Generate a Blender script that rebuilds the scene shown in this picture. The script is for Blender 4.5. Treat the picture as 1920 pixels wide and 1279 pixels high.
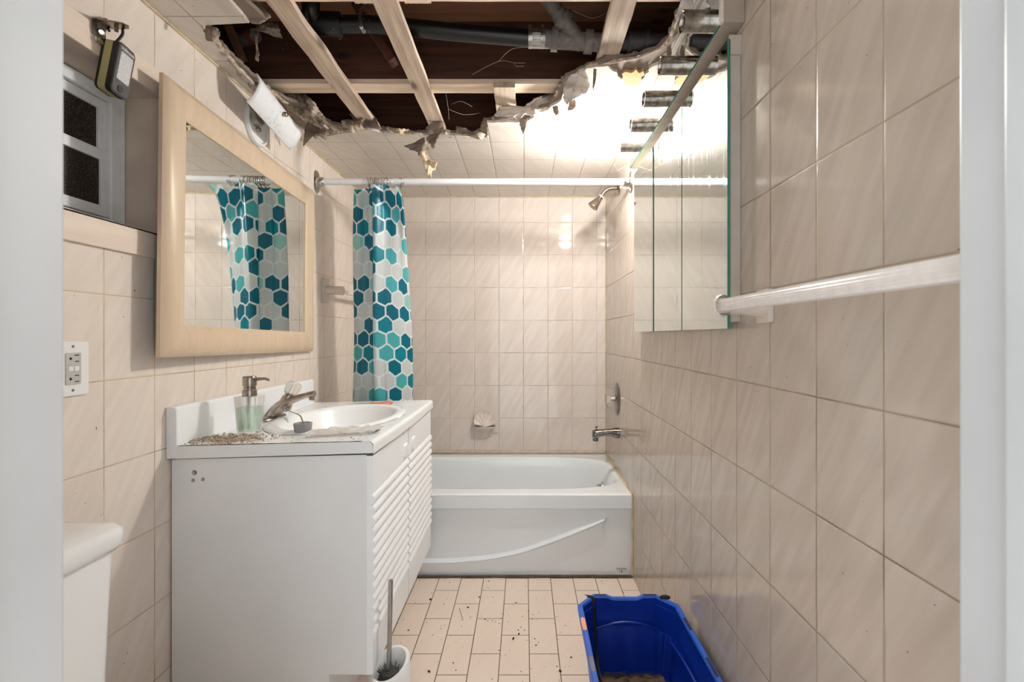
import bpy, bmesh, math, random
from mathutils import Vector, Matrix, noise
from mathutils.geometry import tessellate_polygon
R = math.radians; PI = math.pi
for o in list(bpy.data.objects): bpy.data.objects.remove(o)
scn = bpy.context.scene
COL = scn.collection
H = 1.127            # eye height
F = 878.0; VX = 984.0; VY = 630.0
# ------------------------------------------------------------------ camera
cam_d = bpy.data.cameras.new('camera'); cam = bpy.data.objects.new('camera', cam_d); COL.objects.link(cam)
cam.location = (0, 0, H); cam.rotation_euler = (R(90), 0, 0)
cam_d.sensor_width = 36.0; cam_d.lens = 36.0*F/1920
cam_d.shift_x = (960-VX)/1920; cam_d.shift_y = -(639.5-VY)/1920
cam_d.clip_start = 0.01; cam_d.clip_end = 50
cam_d.dof.use_dof = True; cam_d.dof.focus_distance = 2.0; cam_d.dof.aperture_fstop = 6.3
scn.camera = cam
# ------------------------------------------------------------------ world (the lit hallway behind the open door)
W = bpy.data.worlds.new('world'); scn.world = W; W.use_nodes = True
W.node_tree.nodes['Background'].inputs[0].default_value = (0.93, 0.97, 1.0, 1)
W.node_tree.nodes['Background'].inputs[1].default_value = 1.85
scn.view_settings.view_transform = 'Standard'; scn.view_settings.look = 'None'
scn.view_settings.gamma = 1; scn.view_settings.use_curve_mapping = False
scn.view_settings.exposure = 0.17
BULB_STRENGTH = 400.0

def P(px, py, d): return Vector(((px-VX)*d/F, d, H+(VY-py)*d/F))
def PZ(px, py, zr):        # pixel on the horizontal plane at zr above the eye
    return P(px, py, zr*F/(VY-py))
# ------------------------------------------------------------------ materials
def lin(c):
    return tuple((v/12.92 if v <= .04045 else ((v+.055)/1.055)**2.4) for v in [x/255. for x in c])+(1,)
class NT:
    def __init__(s, name):
        s.m = bpy.data.materials.new(name); s.m.use_nodes = True
        s.t = s.m.node_tree; s.n = s.t.nodes; s.l = s.t.links
        s.b = s.n['Principled BSDF']; s.out = s.n['Material Output']
    def new(s, ty, **k):
        nd = s.n.new(ty)
        for a, v in k.items(): setattr(nd, a, v)
        return nd
    def put(s, sock, v):
        if hasattr(v, 'links') or isinstance(v, bpy.types.NodeSocket): s.l.new(v, sock)
        else: sock.default_value = v
    def math(s, op, a, b=None, c=None):
        nd = s.new('ShaderNodeMath', operation=op)
        s.put(nd.inputs[0], a)
        if b is not None: s.put(nd.inputs[1], b)
        if c is not None: s.put(nd.inputs[2], c)
        return nd.outputs[0]
    def comb(s, x, y, z=0.0):
        nd = s.new('ShaderNodeCombineXYZ')
        s.put(nd.inputs[0], x); s.put(nd.inputs[1], y); s.put(nd.inputs[2], z)
        return nd.outputs[0]
    def sep(s, v):
        nd = s.new('ShaderNodeSeparateXYZ'); s.put(nd.inputs[0], v); return nd.outputs
    def coord(s, w='Object'): return s.new('ShaderNodeTexCoord').outputs[w]
    def noise(s, vec, scale, detail=3, rough=.5):
        nd = s.new('ShaderNodeTexNoise'); s.put(nd.inputs['Vector'], vec)
        nd.inputs['Scale'].default_value = scale; nd.inputs['Detail'].default_value = detail
        nd.inputs['Roughness'].default_value = rough
        return nd.outputs['Fac']
    def white(s, vec):
        nd = s.new('ShaderNodeTexWhiteNoise', noise_dimensions='3D'); s.put(nd.inputs['Vector'], vec); return nd
    def ramp(s, f, stops, interp='LINEAR'):
        nd = s.new('ShaderNodeValToRGB'); s.put(nd.inputs[0], f); cr = nd.color_ramp; cr.interpolation = interp
        while len(cr.elements) < len(stops): cr.elements.new(0.5)
        for e, (p, c) in zip(cr.elements, stops): e.position = p; e.color = c
        return nd.outputs[0]
    def mix(s, f, a, b):
        nd = s.new('ShaderNodeMix', data_type='RGBA'); s.put(nd.inputs[0], f); s.put(nd.inputs[6], a); s.put(nd.inputs[7], b)
        return nd.outputs[2]
    def maprange(s, v, a, b, c, d):
        nd = s.new('ShaderNodeMapRange'); s.put(nd.inputs[0], v)
        for i, x in enumerate((a, b, c, d)): nd.inputs[i+1].default_value = x
        return nd.outputs[0]
    def bump(s, h, strength=.3, dist=.002):
        nd = s.new('ShaderNodeBump'); s.put(nd.inputs['Height'], h)
        nd.inputs['Strength'].default_value = strength; nd.inputs['Distance'].default_value = dist
        s.l.new(nd.outputs[0], s.b.inputs['Normal']); return nd.outputs[0]
    def set(s, **k):
        for a, v in k.items(): s.put(s.b.inputs[a.replace('_', ' ')], v)
        return s
def simple(name, rgb, rough=.4, metal=0, var=.06, vs=30, bump=0, bs=200, coat=0, spec=.5):
    s = NT(name); c = lin(rgb); co = s.coord()
    d = tuple(max(0, x*(1-var*2)) for x in c[:3])+(1,)
    f = s.noise(co, vs, 4)
    s.set(Base_Color=s.mix(s.maprange(f, .35, .7, 0, 1), c, d), Roughness=rough, Metallic=metal)
    s.b.inputs['Coat Weight'].default_value = coat; s.b.inputs['Specular IOR Level'].default_value = spec
    if bump: s.bump(s.noise(co, bs, 3), bump, .001)
    return s.m
def tile(name, ax, u0, v0, tw, th, base, dark, grout, gw=.0016, slant=1, rough=.12, bond=False, tilt=.012, streak=.5):
    s = NT(name); x, y, z = s.sep(s.coord())
    u, v = {'XZ': (x, z), 'YZ': (y, z), 'XY': (x, y)}[ax]
    un = s.math('DIVIDE', s.math('SUBTRACT', u, u0), tw)
    vn = s.math('DIVIDE', s.math('SUBTRACT', v, v0), th)
    iu = s.math('FLOOR', un)
    if bond:
        vn = s.math('ADD', vn, s.math('MULTIPLY', s.math('FLOORED_MODULO', iu, 2.0), .5))
    iv = s.math('FLOOR', vn)
    fu = s.math('SUBTRACT', un, iu); fv = s.math('SUBTRACT', vn, iv)
    du = s.math('MULTIPLY', s.math('MINIMUM', fu, s.math('SUBTRACT', 1.0, fu)), tw)
    dv = s.math('MULTIPLY', s.math('MINIMUM', fv, s.math('SUBTRACT', 1.0, fv)), th)
    d = s.math('MINIMUM', du, dv)
    isg = s.maprange(d, gw*.6, gw*1.15, 1, 0)
    idv = s.comb(iu, iv, 3.7); wn = s.white(idv)
    # soft diagonal veins printed in the glaze
    c = s.math('ADD', s.math('MULTIPLY', u, .88*slant), s.math('MULTIPLY', v, -.5))
    al = s.math('ADD', s.math('MULTIPLY', u, .5*slant), s.math('MULTIPLY', v, .88))
    f1 = s.noise(s.comb(s.math('MULTIPLY', c, 1.0), s.math('MULTIPLY', al, .12), s.math('MULTIPLY', wn.outputs['Value'], 5.0)), 38, 2)
    f2 = s.noise(s.comb(u, v, 0.0), 4, 2)
    f = s.maprange(f1, .36, .64, 0, streak)
    colr = s.mix(f, base, dark)
    colr = s.mix(s.maprange(f2, .3, .7, 0, .25), colr, dark)
    gn = s.noise(s.comb(u, v, 0.0), 7, 3)
    g2 = tuple(k*.55 for k in grout[:3])+(1,)
    gcol = s.mix(s.maprange(gn, .45, .65, 0, 1), grout, g2)
    sp = s.noise(s.coord(), 95, 2); spk = s.maprange(sp, .76, .775, 0, .8)
    colr = s.mix(spk, colr, (.05, .035, .025, 1))
    s.set(Base_Color=s.mix(isg, colr, gcol), Roughness=s.mix(isg, (rough,)*3+(1,), (.7, .7, .7, 1)))
    hgt = s.math('ADD', s.maprange(d, 0, gw*2.6, 0, 1), s.math('MULTIPLY', f1, .05))
    bm_ = s.new('ShaderNodeBump'); s.put(bm_.inputs['Height'], hgt)
    bm_.inputs['Strength'].default_value = .55; bm_.inputs['Distance'].default_value = .0012
    # every tile is set very slightly out of plane
    vm = s.new('ShaderNodeVectorMath', operation='MULTIPLY_ADD')
    s.put(vm.inputs[0], wn.outputs['Color']); vm.inputs[1].default_value = (tilt,)*3; vm.inputs[2].default_value = (-tilt/2,)*3
    va = s.new('ShaderNodeVectorMath', operation='ADD'); s.l.new(vm.outputs[0], va.inputs[0]); s.l.new(bm_.outputs[0], va.inputs[1])
    vn_ = s.new('ShaderNodeVectorMath', operation='NORMALIZE'); s.l.new(va.outputs[0], vn_.inputs[0])
    s.l.new(vn_.outputs[0], s.b.inputs['Normal'])
    return s.m
def woodmat(name, base, dark, rough=.6, axis=0, scale=1.0, grain=1.0, knots=True):
    s = NT(name); x, y, z = s.sep(s.coord())
    k = [26*scale]*3; k[axis] = 1.6*scale
    v = s.comb(s.math('MULTIPLY', x, k[0]), s.math('MULTIPLY', y, k[1]), s.math('MULTIPLY', z, k[2]))
    f = s.noise(v, 1.6, 5, .65)
    c = s.mix(s.maprange(f, .35, .68, 0, grain), base, dark)
    if knots:
        vo = s.new('ShaderNodeTexVoronoi'); k2 = [11]*3; k2[axis] = 4.5
        s.put(vo.inputs['Vector'], s.comb(s.math('MULTIPLY', x, k2[0]), s.math('MULTIPLY', y, k2[1]), s.math('MULTIPLY', z, k2[2])))
        vo.inputs['Scale'].default_value = 1.0
        kd = tuple(q*.35 for q in dark[:3])+(1,)
        c = s.mix(s.maprange(vo.outputs['Distance'], .07, .19, .8, 0), c, kd)
    s.set(Base_Color=c, Roughness=rough); s.bump(f, .25, .001)
    return s.m
M = {}
TB, TD, TG = lin((226, 212, 200)), lin((205, 187, 173)), lin((196, 176, 148))
z0 = H-.1057
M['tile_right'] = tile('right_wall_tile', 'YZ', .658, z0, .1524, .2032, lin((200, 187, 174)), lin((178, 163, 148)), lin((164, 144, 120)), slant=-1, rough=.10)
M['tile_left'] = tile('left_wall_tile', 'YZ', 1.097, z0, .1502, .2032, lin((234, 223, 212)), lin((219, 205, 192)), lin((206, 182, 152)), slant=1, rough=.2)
M['tile_back'] = tile('back_wall_tile', 'XZ', -.0083, z0, .1524, .2032, lin((219, 208, 199)), lin((203, 190, 179)), lin((192, 177, 160)), slant=1, rough=.05)
M['tile_ceiling'] = tile('ceiling_tile', 'XY', -.005, 2.096, .150, .2066, lin((217, 209, 199)), lin((203, 193, 181)), lin((160, 144, 124)), gw=.0015, slant=1, rough=.05, tilt=.006)
M['tile_floor'] = tile('floor_tile', 'XY', .016-.1035*20, 2.074-.207*20, .1035, .207, lin((236, 220, 205)), lin((226, 206, 189)), lin((100, 80, 60)), gw=.0017, slant=1, rough=.45, bond=True, streak=.3)
M['plaster'] = simple('reveal_plaster', (214, 197, 181), .75, var=.08, vs=9, bump=.15)
M['paint_trim'] = woodmat('cream_painted_trim', lin((232, 216, 200)), lin((214, 194, 174)), .55, 1, 1.0, .5, False)
M['white_paint'] = simple('door_paint', (200, 202, 203), .45, var=.05, vs=6, bump=.12, bs=60)
M['white_lam'] = simple('white_laminate', (226, 225, 223), .38, var=.02, vs=5)
M['side_lam'] = simple('cabinet_side_paint', (238, 239, 240), .5, var=.03, vs=4, bump=.06, bs=300)
M['door_white'] = simple('cabinet_door_paint', (244, 246, 248), .35, var=.02, vs=5)
M['counter'] = simple('counter_laminate', (247, 249, 251), .22, var=.02, vs=4)
M['enamel'] = simple('tub_enamel', (238, 243, 246), .18, var=.02, vs=3, coat=.4)
M['porcelain'] = simple('toilet_china', (240, 240, 239), .12, var=.01, vs=3, coat=.3)
M['ceramic'] = simple('beige_ceramic', (214, 202, 190), .2, var=.03, vs=20)
M['caulk'] = simple('yellowed_caulk', (216, 196, 160), .6, var=.15, vs=25, bump=.3, bs=120)
M['dark_brown'] = simple('dark_brown_matt', (92, 78, 64), .8, var=.25, vs=60, bump=.3)  # dark brown for grime in the basin seam, counter core and tub-foot joint
M['chrome'] = simple('chrome', (205, 203, 200), .12, 1, var=.06, vs=40)
M['nickel'] = simple('tarnished_chrome', (178, 168, 158), .26, 1, var=.2, vs=55)
M['oldchrome'] = simple('rusty_chrome', (175, 165, 155), .22, 1, var=.32, vs=45)
M['black_plastic'] = simple('black_plastic', (24, 21, 22), .45, var=.15)
M['charcoal'] = simple('charcoal_plastic', (74, 70, 72), .5, var=.06)
M['olive'] = simple('yellow_rubber', (176, 166, 112), .55, var=.06)
M['led'] = simple('led_lens', (218, 218, 218), .3, var=.12, vs=300)
M['white_plastic'] = simple('white_plastic', (238, 238, 236), .35, var=.01)
M['grey_plastic'] = simple('grey_plastic', (196, 194, 190), .4, var=.03)
M['dark'] = simple('dark_void', (22, 18, 16), .9, var=.1)
M['alu'] = simple('white_aluminium', (246, 248, 250), .35, 0, var=.05, vs=25)
M['brown_paper'] = simple('brown_gypsum_paper', (140, 124, 110), .9, var=.12, vs=25, bump=.4, bs=120)
M['gypsum'] = simple('broken_gypsum', (196, 178, 158), .95, var=.25, vs=70, bump=.9, bs=160)
M['pale_scrap'] = simple('pale_plaster_scrap', (224, 200, 168), .9, var=.1, vs=60, bump=.5)
M['ochre'] = simple('ochre_backing', (206, 170, 116), .95, var=.25, vs=120, bump=.8, bs=200)
M['drywall_white'] = simple('white_paint_flake', (226, 214, 202), .7, var=.08, vs=30, bump=.3)
M['wood_strip'] = woodmat('pale_furring_wood', lin((218, 198, 177)), lin((150, 126, 106)), .8, 1, 1.0, .9)
M['wood_cross'] = woodmat('pale_cross_furring', lin((248, 230, 206)), lin((214, 184, 156)), .8, 0, 1.0, .9)
M['wood_joist'] = woodmat('old_joist_wood', lin((98, 58, 40)), lin((60, 32, 22)), .8, 0, .8, 1.0)
M['subfloor'] = woodmat('subfloor_board', lin((140, 98, 72)), lin((100, 66, 46)), .85, 0, .5, .9)
M['maple'] = woodmat('maple_frame', lin((218, 196, 169)), lin((203, 178, 150)), .38, 2, 1.2, .6, False)
M['abs_pipe'] = simple('black_drain_pipe', (14, 16, 16), .35, var=.1)
M['grey_pipe'] = simple('grey_cast_pipe', (120, 112, 104), .6, var=.2, vs=60, bump=.3)
M['dark_pipe'] = simple('dark_cast_pipe', (66, 56, 58), .5, var=.2, vs=60)
M['galv'] = simple('galvanised_steel', (178, 174, 168), .35, .9, var=.2, vs=80)
M['housing'] = simple('taupe_painted_metal', (172, 158, 144), .5, var=.08, vs=30)
M['cab_body'] = simple('cabinet_body_paint', (188, 176, 164), .5, var=.05, vs=20)
M['blue'] = simple('blue_tote_plastic', (6, 50, 158), .38, var=.12, vs=14, spec=.4)
M['blue_rim'] = simple('blue_tote_rim', (40, 96, 200), .42, var=.1, vs=20)
M['blue_dark'] = simple('blue_slot', (6, 20, 60), .6, var=.1)
M['dirt'] = simple('brown_dirt', (104, 84, 68), .95, var=.35, vs=50, bump=1, bs=90)
M['strap'] = simple('black_webbing', (34, 30, 24), .8, var=.2, vs=90)
M['orange_tag'] = simple('orange_tag', (240, 170, 125), .5, var=.04)
M['grey_tag'] = simple('grey_tag', (126, 124, 134), .5, var=.08)
M['orange'] = simple('orange_handle', (224, 138, 116), .45, var=.05)
M['steel'] = simple('brushed_steel', (176, 174, 172), .3, 1, var=.06)
M['bristle'] = simple('brush_bristle', (70, 68, 68), .8, var=.3, vs=200)
M['crumb'] = simple('dark_crumb', (58, 46, 38), .9, var=.3)
M['crumb_tan'] = simple('tan_crumb', (214, 192, 168), .95, var=.35, vs=120, bump=.6)
M['red'] = simple('red_cap', (150, 40, 32), .5, var=.1)
M['web'] = simple('cobweb', (190, 180, 168), .9)
M['grey_mark'] = simple('dark_print', (70, 70, 70), .6)
M['bar_white'] = simple('white_extruded_bar', (236, 228, 222), .22, var=.05, vs=60, coat=.3)
M['green_edge'] = simple('green_glass_edge', (54, 128, 106), .2, var=.1)
M['rod_white'] = simple('white_rod_enamel', (240, 240, 242), .55, var=.01)
s = NT('mirror_silver'); s.set(Base_Color=lin((234, 238, 236)), Metallic=1.0, Roughness=.015); M['mirror'] = s.m
s = NT('dusty_mirror'); x, y, z = s.sep(s.coord()); f = s.noise(s.comb(s.math('MULTIPLY', y, 70.), s.math('MULTIPLY', z, 9.), 0.), 1.0, 5)
s.set(Base_Color=lin((222, 230, 229)), Metallic=1.0, Roughness=s.maprange(f, .45, .75, .02, .16)); M['mirror_dusty'] = s.m
s = NT('bulb_glow'); s.set(Base_Color=(1, 1, 1, 1), Emission_Color=(1.0, .965, .925, 1), Emission_Strength=BULB_STRENGTH); M['bulb'] = s.m
s = NT('dark_window_glass'); f = s.noise(s.coord(), 260, 2); g = s.noise(s.coord(), 7, 3)
s.set(Base_Color=s.mix(s.maprange(f, .5, .72, 0, .8), lin((44, 36, 33)), lin((112, 100, 92))), Roughness=.3); s.b.inputs['Specular IOR Level'].default_value = .3; M['dark_glass'] = s.m
def glass(name, col, rough=.02, mixf=.35):
    s = NT(name); s.set(Base_Color=col, Roughness=rough); s.b.inputs['Transmission Weight'].default_value = 1; s.b.inputs['IOR'].default_value = 1.4
    tr = s.new('ShaderNodeBsdfTransparent'); tr.inputs[0].default_value = col
    mx = s.new('ShaderNodeMixShader'); mx.inputs[0].default_value = mixf
    s.l.new(s.b.outputs[0], mx.inputs[1]); s.l.new(tr.outputs[0], mx.inputs[2]); s.l.new(mx.outputs[0], s.out.inputs[0])
    return s.m
M['clear'] = glass('clear_plastic', (.96, .95, .93, 1), .05, .45)
M['soap'] = glass('green_soap', lin((232, 246, 237)), .1, .5)
s = NT('clear_packet_film'); s.set(Base_Color=lin((246, 240, 234)), Roughness=.25, Alpha=.42); M['packet'] = s.m
M['dark_chrome'] = simple('dark_chrome', (142, 138, 134), .14, 1, var=.2, vs=60)
# frosted shade with scattered little blossoms
s = NT('floral_frosted_glass'); vo = s.new('ShaderNodeTexVoronoi'); s.put(vo.inputs['Vector'], s.coord('UV')); vo.inputs['Scale'].default_value = 62
rg = s.math('ABSOLUTE', s.math('SUBTRACT', vo.outputs['Distance'], .28)); msk = s.maprange(rg, .02, .07, .5, 0)
msk = s.math('MULTIPLY', msk, s.maprange(s.noise(s.coord('UV'), 9, 2), .42, .52, 0, 1))
s.set(Base_Color=s.mix(msk, lin((232, 234, 236)), lin((160, 164, 168))), Roughness=.45); s.b.inputs['Subsurface Weight'].default_value = .2; s.b.inputs['Subsurface Radius'].default_value = (.01, .01, .01); M['shade'] = s.m
# hexagon-print translucent curtain
def hexmat():
    s = NT('hexagon_print_film'); u, v, _ = s.sep(s.coord('UV'))
    p = .0735; px_ = s.math('DIVIDE', u, p); py_ = s.math('DIVIDE', v, p*1.04); q3 = math.sqrt(3)
    ax = s.math('SUBTRACT', s.math('FLOORED_MODULO', px_, 1.0), .5); ay = s.math('SUBTRACT', s.math('FLOORED_MODULO', py_, q3), q3/2)
    bx = s.math('SUBTRACT', s.math('FLOORED_MODULO', s.math('SUBTRACT', px_, .5), 1.0), .5)
    by = s.math('SUBTRACT', s.math('FLOORED_MODULO', s.math('SUBTRACT', py_, q3/2), q3), q3/2)
    la = s.math('ADD', s.math('MULTIPLY', ax, ax), s.math('MULTIPLY', ay, ay)); lb = s.math('ADD', s.math('MULTIPLY', bx, bx), s.math('MULTIPLY', by, by))
    sel = s.math('LESS_THAN', la, lb); inv = s.math('SUBTRACT', 1.0, sel)
    gx = s.math('ADD', s.math('MULTIPLY', sel, ax), s.math('MULTIPLY', inv, bx)); gy = s.math('ADD', s.math('MULTIPLY', sel, ay), s.math('MULTIPLY', inv, by))
    idx = s.math('ROUND', s.math('MULTIPLY', s.math('SUBTRACT', px_, gx), 2.0)); idy = s.math('ROUND', s.math('MULTIPLY', s.math('SUBTRACT', py_, gy), 4.0/q3))
    X = s.math('ABSOLUTE', gx); Y = s.math('ABSOLUTE', gy)
    dist = s.math('MAXIMUM', X, s.math('ADD', s.math('MULTIPLY', X, .5), s.math('MULTIPLY', Y, q3/2)))
    ins = s.maprange(dist, .438, .446, 1, 0)
    wn = s.white(s.comb(idx, idy, 1.3)).outputs['Value']
    white = lin((240, 242, 243))
    col = s.ramp(wn, [(0, lin((0, 116, 140))), (.30, lin((0, 140, 160))), (.42, lin((84, 188, 194))), (.60, lin((164, 218, 214))), (.68, lin((226, 230, 230)))], 'CONSTANT')
    c = s.mix(ins, white, col)
    s.set(Base_Color=c, Roughness=.35)
    tl = s.new('ShaderNodeBsdfTranslucent'); s.l.new(c, tl.inputs[0])
    mx = s.new('ShaderNodeMixShader'); mx.inputs[0].default_value = .35
    s.l.new(s.b.outputs[0], mx.inputs[1]); s.l.new(tl.outputs[0], mx.inputs[2])
    tr = s.new('ShaderNodeBsdfTransparent'); s.l.new(c, tr.inputs[0])
    m2 = s.new('ShaderNodeMixShader'); s.put(m2.inputs[0], s.maprange(ins, 0, 1, .05, .12))
    s.l.new(mx.outputs[0], m2.inputs[1]); s.l.new(tr.outputs[0], m2.inputs[2]); s.l.new(m2.outputs[0], s.out.inputs[0])
    return s.m
M['hex'] = hexmat()
# ------------------------------------------------------------------ mesh helpers
def obj(name, bm, m, parent=None, smooth=False, bev=0, sub=0):
    if name != 'shower_curtain': bmesh.ops.recalc_face_normals(bm, faces=bm.faces)
    me = bpy.data.meshes.new(name); bm.to_mesh(me); bm.free()
    ms = m if isinstance(m, (list, tuple)) else [m]
    for k in ms: me.materials.append(M[k])
    o = bpy.data.objects.new(name, me); COL.objects.link(o)
    if parent: o.parent = parent; o.matrix_parent_inverse = Matrix.Translation(-parent.location)
    if smooth:
        for p in me.polygons: p.use_smooth = True
        try: me.set_sharp_from_angle(angle=R(smooth if smooth is not True else 40))
        except Exception: pass
    if bev:
        b = o.modifiers.new('bevel', 'BEVEL'); b.width = bev; b.segments = 2; b.limit_method = 'ANGLE'; b.angle_limit = R(40)
        b.harden_normals = False
    if sub:
        b = o.modifiers.new('sub', 'SUBSURF'); b.levels = sub; b.render_levels = sub
    return o
def empty(name, loc=(0, 0, 0)):
    o = bpy.data.objects.new(name, None); COL.objects.link(o); o.location = loc; o.empty_display_size = .02
    return o
def tag(o, label=None, cat=None, group=None, kind=None):
    if label: o['label'] = label
    if cat: o['category'] = cat
    if group: o['group'] = group
    if kind: o['kind'] = kind
    return o
def thing(name, label, cat, loc=(0, 0, 0), group=None): return tag(empty(name, loc), label, cat, group)
def struct(name, bm, m, label=None, **k): return tag(obj(name, bm, m, **k), label, None, None, 'structure')
BM = bmesh.new
def box(bm, a, b, mi=0, mat=None):
    x0, y0, z0_ = a; x1, y1, z1 = b
    vs = [bm.verts.new(v) for v in ((x0, y0, z0_), (x1, y0, z0_), (x1, y1, z0_), (x0, y1, z0_), (x0, y0, z1), (x1, y0, z1), (x1, y1, z1), (x0, y1, z1))]
    if mat:
        for v in vs: v.co = mat @ v.co
    fs = []
    for f in ((0, 3, 2, 1), (4, 5, 6, 7), (0, 1, 5, 4), (1, 2, 6, 5), (2, 3, 7, 6), (3, 0, 4, 7)):
        q = bm.faces.new([vs[i] for i in f]); q.material_index = mi; fs.append(q)
    return fs
def frame_of(d, up=None):
    d = Vector(d).normalized(); up = Vector(up) if up else (Vector((0, 0, 1)) if abs(d.z) < .9 else Vector((1, 0, 0)))
    s_ = d.cross(up).normalized(); return s_, s_.cross(d).normalized()
def tube(bm, pts, r, n=12, caps=True, flat=1.0, jit=0, mi=0):
    pts = [Vector(p) for p in pts]; rs = r if isinstance(r, (list, tuple)) else [r]*len(pts)
    rings = []; prev = None
    for i, p in enumerate(pts):
        d = (pts[min(i+1, len(pts)-1)]-pts[max(i-1, 0)]).normalized()
        if prev is None: a, b = frame_of(d); b = d.cross(a)
        else: a = (prev-d*prev.dot(d)).normalized(); b = d.cross(a)
        prev = a
        ring = []
        for k in range(n):
            t = 2*PI*k/n; q = p+a*math.cos(t)*rs[i]+b*math.sin(t)*rs[i]*flat
            if jit: q += noise.noise_vector(q*90)*jit+noise.noise_vector(q*31)*jit
            ring.append(bm.verts.new(q))
        rings.append(ring)
    for i in range(len(rings)-1):
        for k in range(n):
            f = bm.faces.new([rings[i][k], rings[i][(k+1) % n], rings[i+1][(k+1) % n], rings[i+1][k]]); f.material_index = mi
    if caps: bm.faces.new(rings[0]).material_index = mi; bm.faces.new(rings[-1][::-1]).material_index = mi
    return rings
def lathe(bm, prof, o, ax=(0, 0, 1), n=32, sx=1, sy=1, mi=0, up=None):
    o = Vector(o); ax = Vector(ax).normalized(); a, b = frame_of(ax, up); rings = []
    for r, h in prof:
        if r <= 1e-6: rings.append([bm.verts.new(o+ax*h)])
        else: rings.append([bm.verts.new(o+ax*h+a*math.cos(2*PI*k/n)*r*sx+b*math.sin(2*PI*k/n)*r*sy) for k in range(n)])
    for i in range(len(rings)-1):
        A, B = rings[i], rings[i+1]
        for k in range(n):
            k2 = (k+1) % n
            if len(A) == 1 and len(B) == 1: continue
            if len(A) == 1: f = bm.faces.new([A[0], B[k], B[k2]])
            elif len(B) == 1: f = bm.faces.new([A[k], B[0], A[k2]])
            else: f = bm.faces.new([A[k], A[k2], B[k2], B[k]])
            f.material_index = mi
def sphere(bm, c, r, n=20, s=(1, 1, 1)):
    bmesh.ops.create_uvsphere(bm, u_segments=n, v_segments=n//2+2, radius=r, matrix=Matrix.Translation(c) @ Matrix.Diagonal((*s, 1)))
def prism(bm, loops, f0, f1, mi=0):
    """loops: outer + holes, 2-D; f0,f1 map (a,b)->Vector for the two faces"""
    tris = tessellate_polygon([[Vector((a, b, 0)) for a, b in lp] for lp in loops])
    flat = [p for lp in loops for p in lp]
    A = [bm.verts.new(f0(*p)) for p in flat]; B = [bm.verts.new(f1(*p)) for p in flat]
    for t in tris:
        try:
            bm.faces.new([A[i] for i in t]).material_index = mi; bm.faces.new([B[i] for i in reversed(t)]).material_index = mi
        except ValueError: pass
    i0 = 0
    for lp in loops:
        n = len(lp)
        for k in range(n):
            try: bm.faces.new([A[i0+k], A[i0+(k+1) % n], B[i0+(k+1) % n], B[i0+k]]).material_index = mi
            except ValueError: pass
        i0 += n
def grid(bm, nu, nv, fn, closed=False, mi=0, uv=None):
    vs = [[bm.verts.new(fn(i/nu, j/nv)) for j in range(nv+1)] for i in range(nu+1)]
    lay = bm.loops.layers.uv.verify() if uv else None
    for i in range(nu):
        for j in range(nv):
            f = bm.faces.new([vs[i][j], vs[i+1][j], vs[i+1][j+1], vs[i][j+1]]); f.material_index = mi
            if uv:
                for lp, (a, b) in zip(f.loops, ((i, j), (i+1, j), (i+1, j+1), (i, j+1))): lp[lay].uv = uv(a/nu, b/nv)
    return vs
def smooth_path(pts, n=8):
    pts = [Vector(p) for p in pts]; out = []
    for i in range(len(pts)-1):
        p0 = pts[max(i-1, 0)]; p1 = pts[i]; p2 = pts[i+1]; p3 = pts[min(i+2, len(pts)-1)]
        for k in range(n):
            t = k/n
            out.append(.5*((2*p1)+(p2-p0)*t+(2*p0-5*p1+4*p2-p3)*t*t+(3*p1-p0-3*p2+p3)*t**3))
    out.append(pts[-1]); return out
def rrect(x0, y0, x1, y1, r, n=5):
    out = []
    for cx, cy, a0 in ((x1-r, y1-r, 0), (x0+r, y1-r, 90), (x0+r, y0+r, 180), (x1-r, y0+r, 270)):
        for k in range(n+1):
            a = R(a0+90*k/n); out.append((cx+r*math.cos(a), cy+r*math.sin(a)))
    return out
def copy_tree(o, parent=None):
    c = o.copy(); COL.objects.link(c)
    if parent: c.parent = parent; c.matrix_parent_inverse = o.matrix_parent_inverse.copy()
    for ch in o.children: copy_tree(ch, c)
    return c
def text(name, body, size, m, parent, mw, extrude=.0003, sx=1, spacing=1):
    cu = bpy.data.curves.new(name, 'FONT'); cu.body = body; cu.size = size; cu.extrude = extrude; cu.align_x = 'CENTER'; cu.align_y = 'CENTER'; cu.space_character = spacing
    t = bpy.data.objects.new(name, cu); COL.objects.link(t)
    bpy.context.view_layer.update(); dg = bpy.context.evaluated_depsgraph_get()
    me = bpy.data.meshes.new_from_object(t.evaluated_get(dg)); bpy.data.objects.remove(t)
    o = bpy.data.objects.new(name, me); COL.objects.link(o); me.materials.clear(); me.materials.append(M[m])
    o.matrix_world = mw
    for v in me.vertices: v.co = mw @ v.co
    o.matrix_world = Matrix()
    o.parent = parent
    if parent: o.matrix_parent_inverse = Matrix.Translation(-parent.location) if parent.parent is None else Matrix()
    return o
XL, XR, YB, YF = -.986, .5045, 2.915, .40
ZC = H+.8665
# ================================================================== SHELL
bm = BM(); box(bm, (XL, YF-.5, -.05), (XR, YB, 0)); struct('floor', bm, 'tile_floor', 'pale beige floor tiles in running bond')
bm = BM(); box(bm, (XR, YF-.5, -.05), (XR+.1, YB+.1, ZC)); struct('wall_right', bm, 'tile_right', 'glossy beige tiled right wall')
bm = BM(); box(bm, (XL-.15, YB, -.05), (XR+.1, YB+.1, ZC)); struct('wall_back', bm, 'tile_back', 'glossy beige tiled wall behind the tub')
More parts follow.
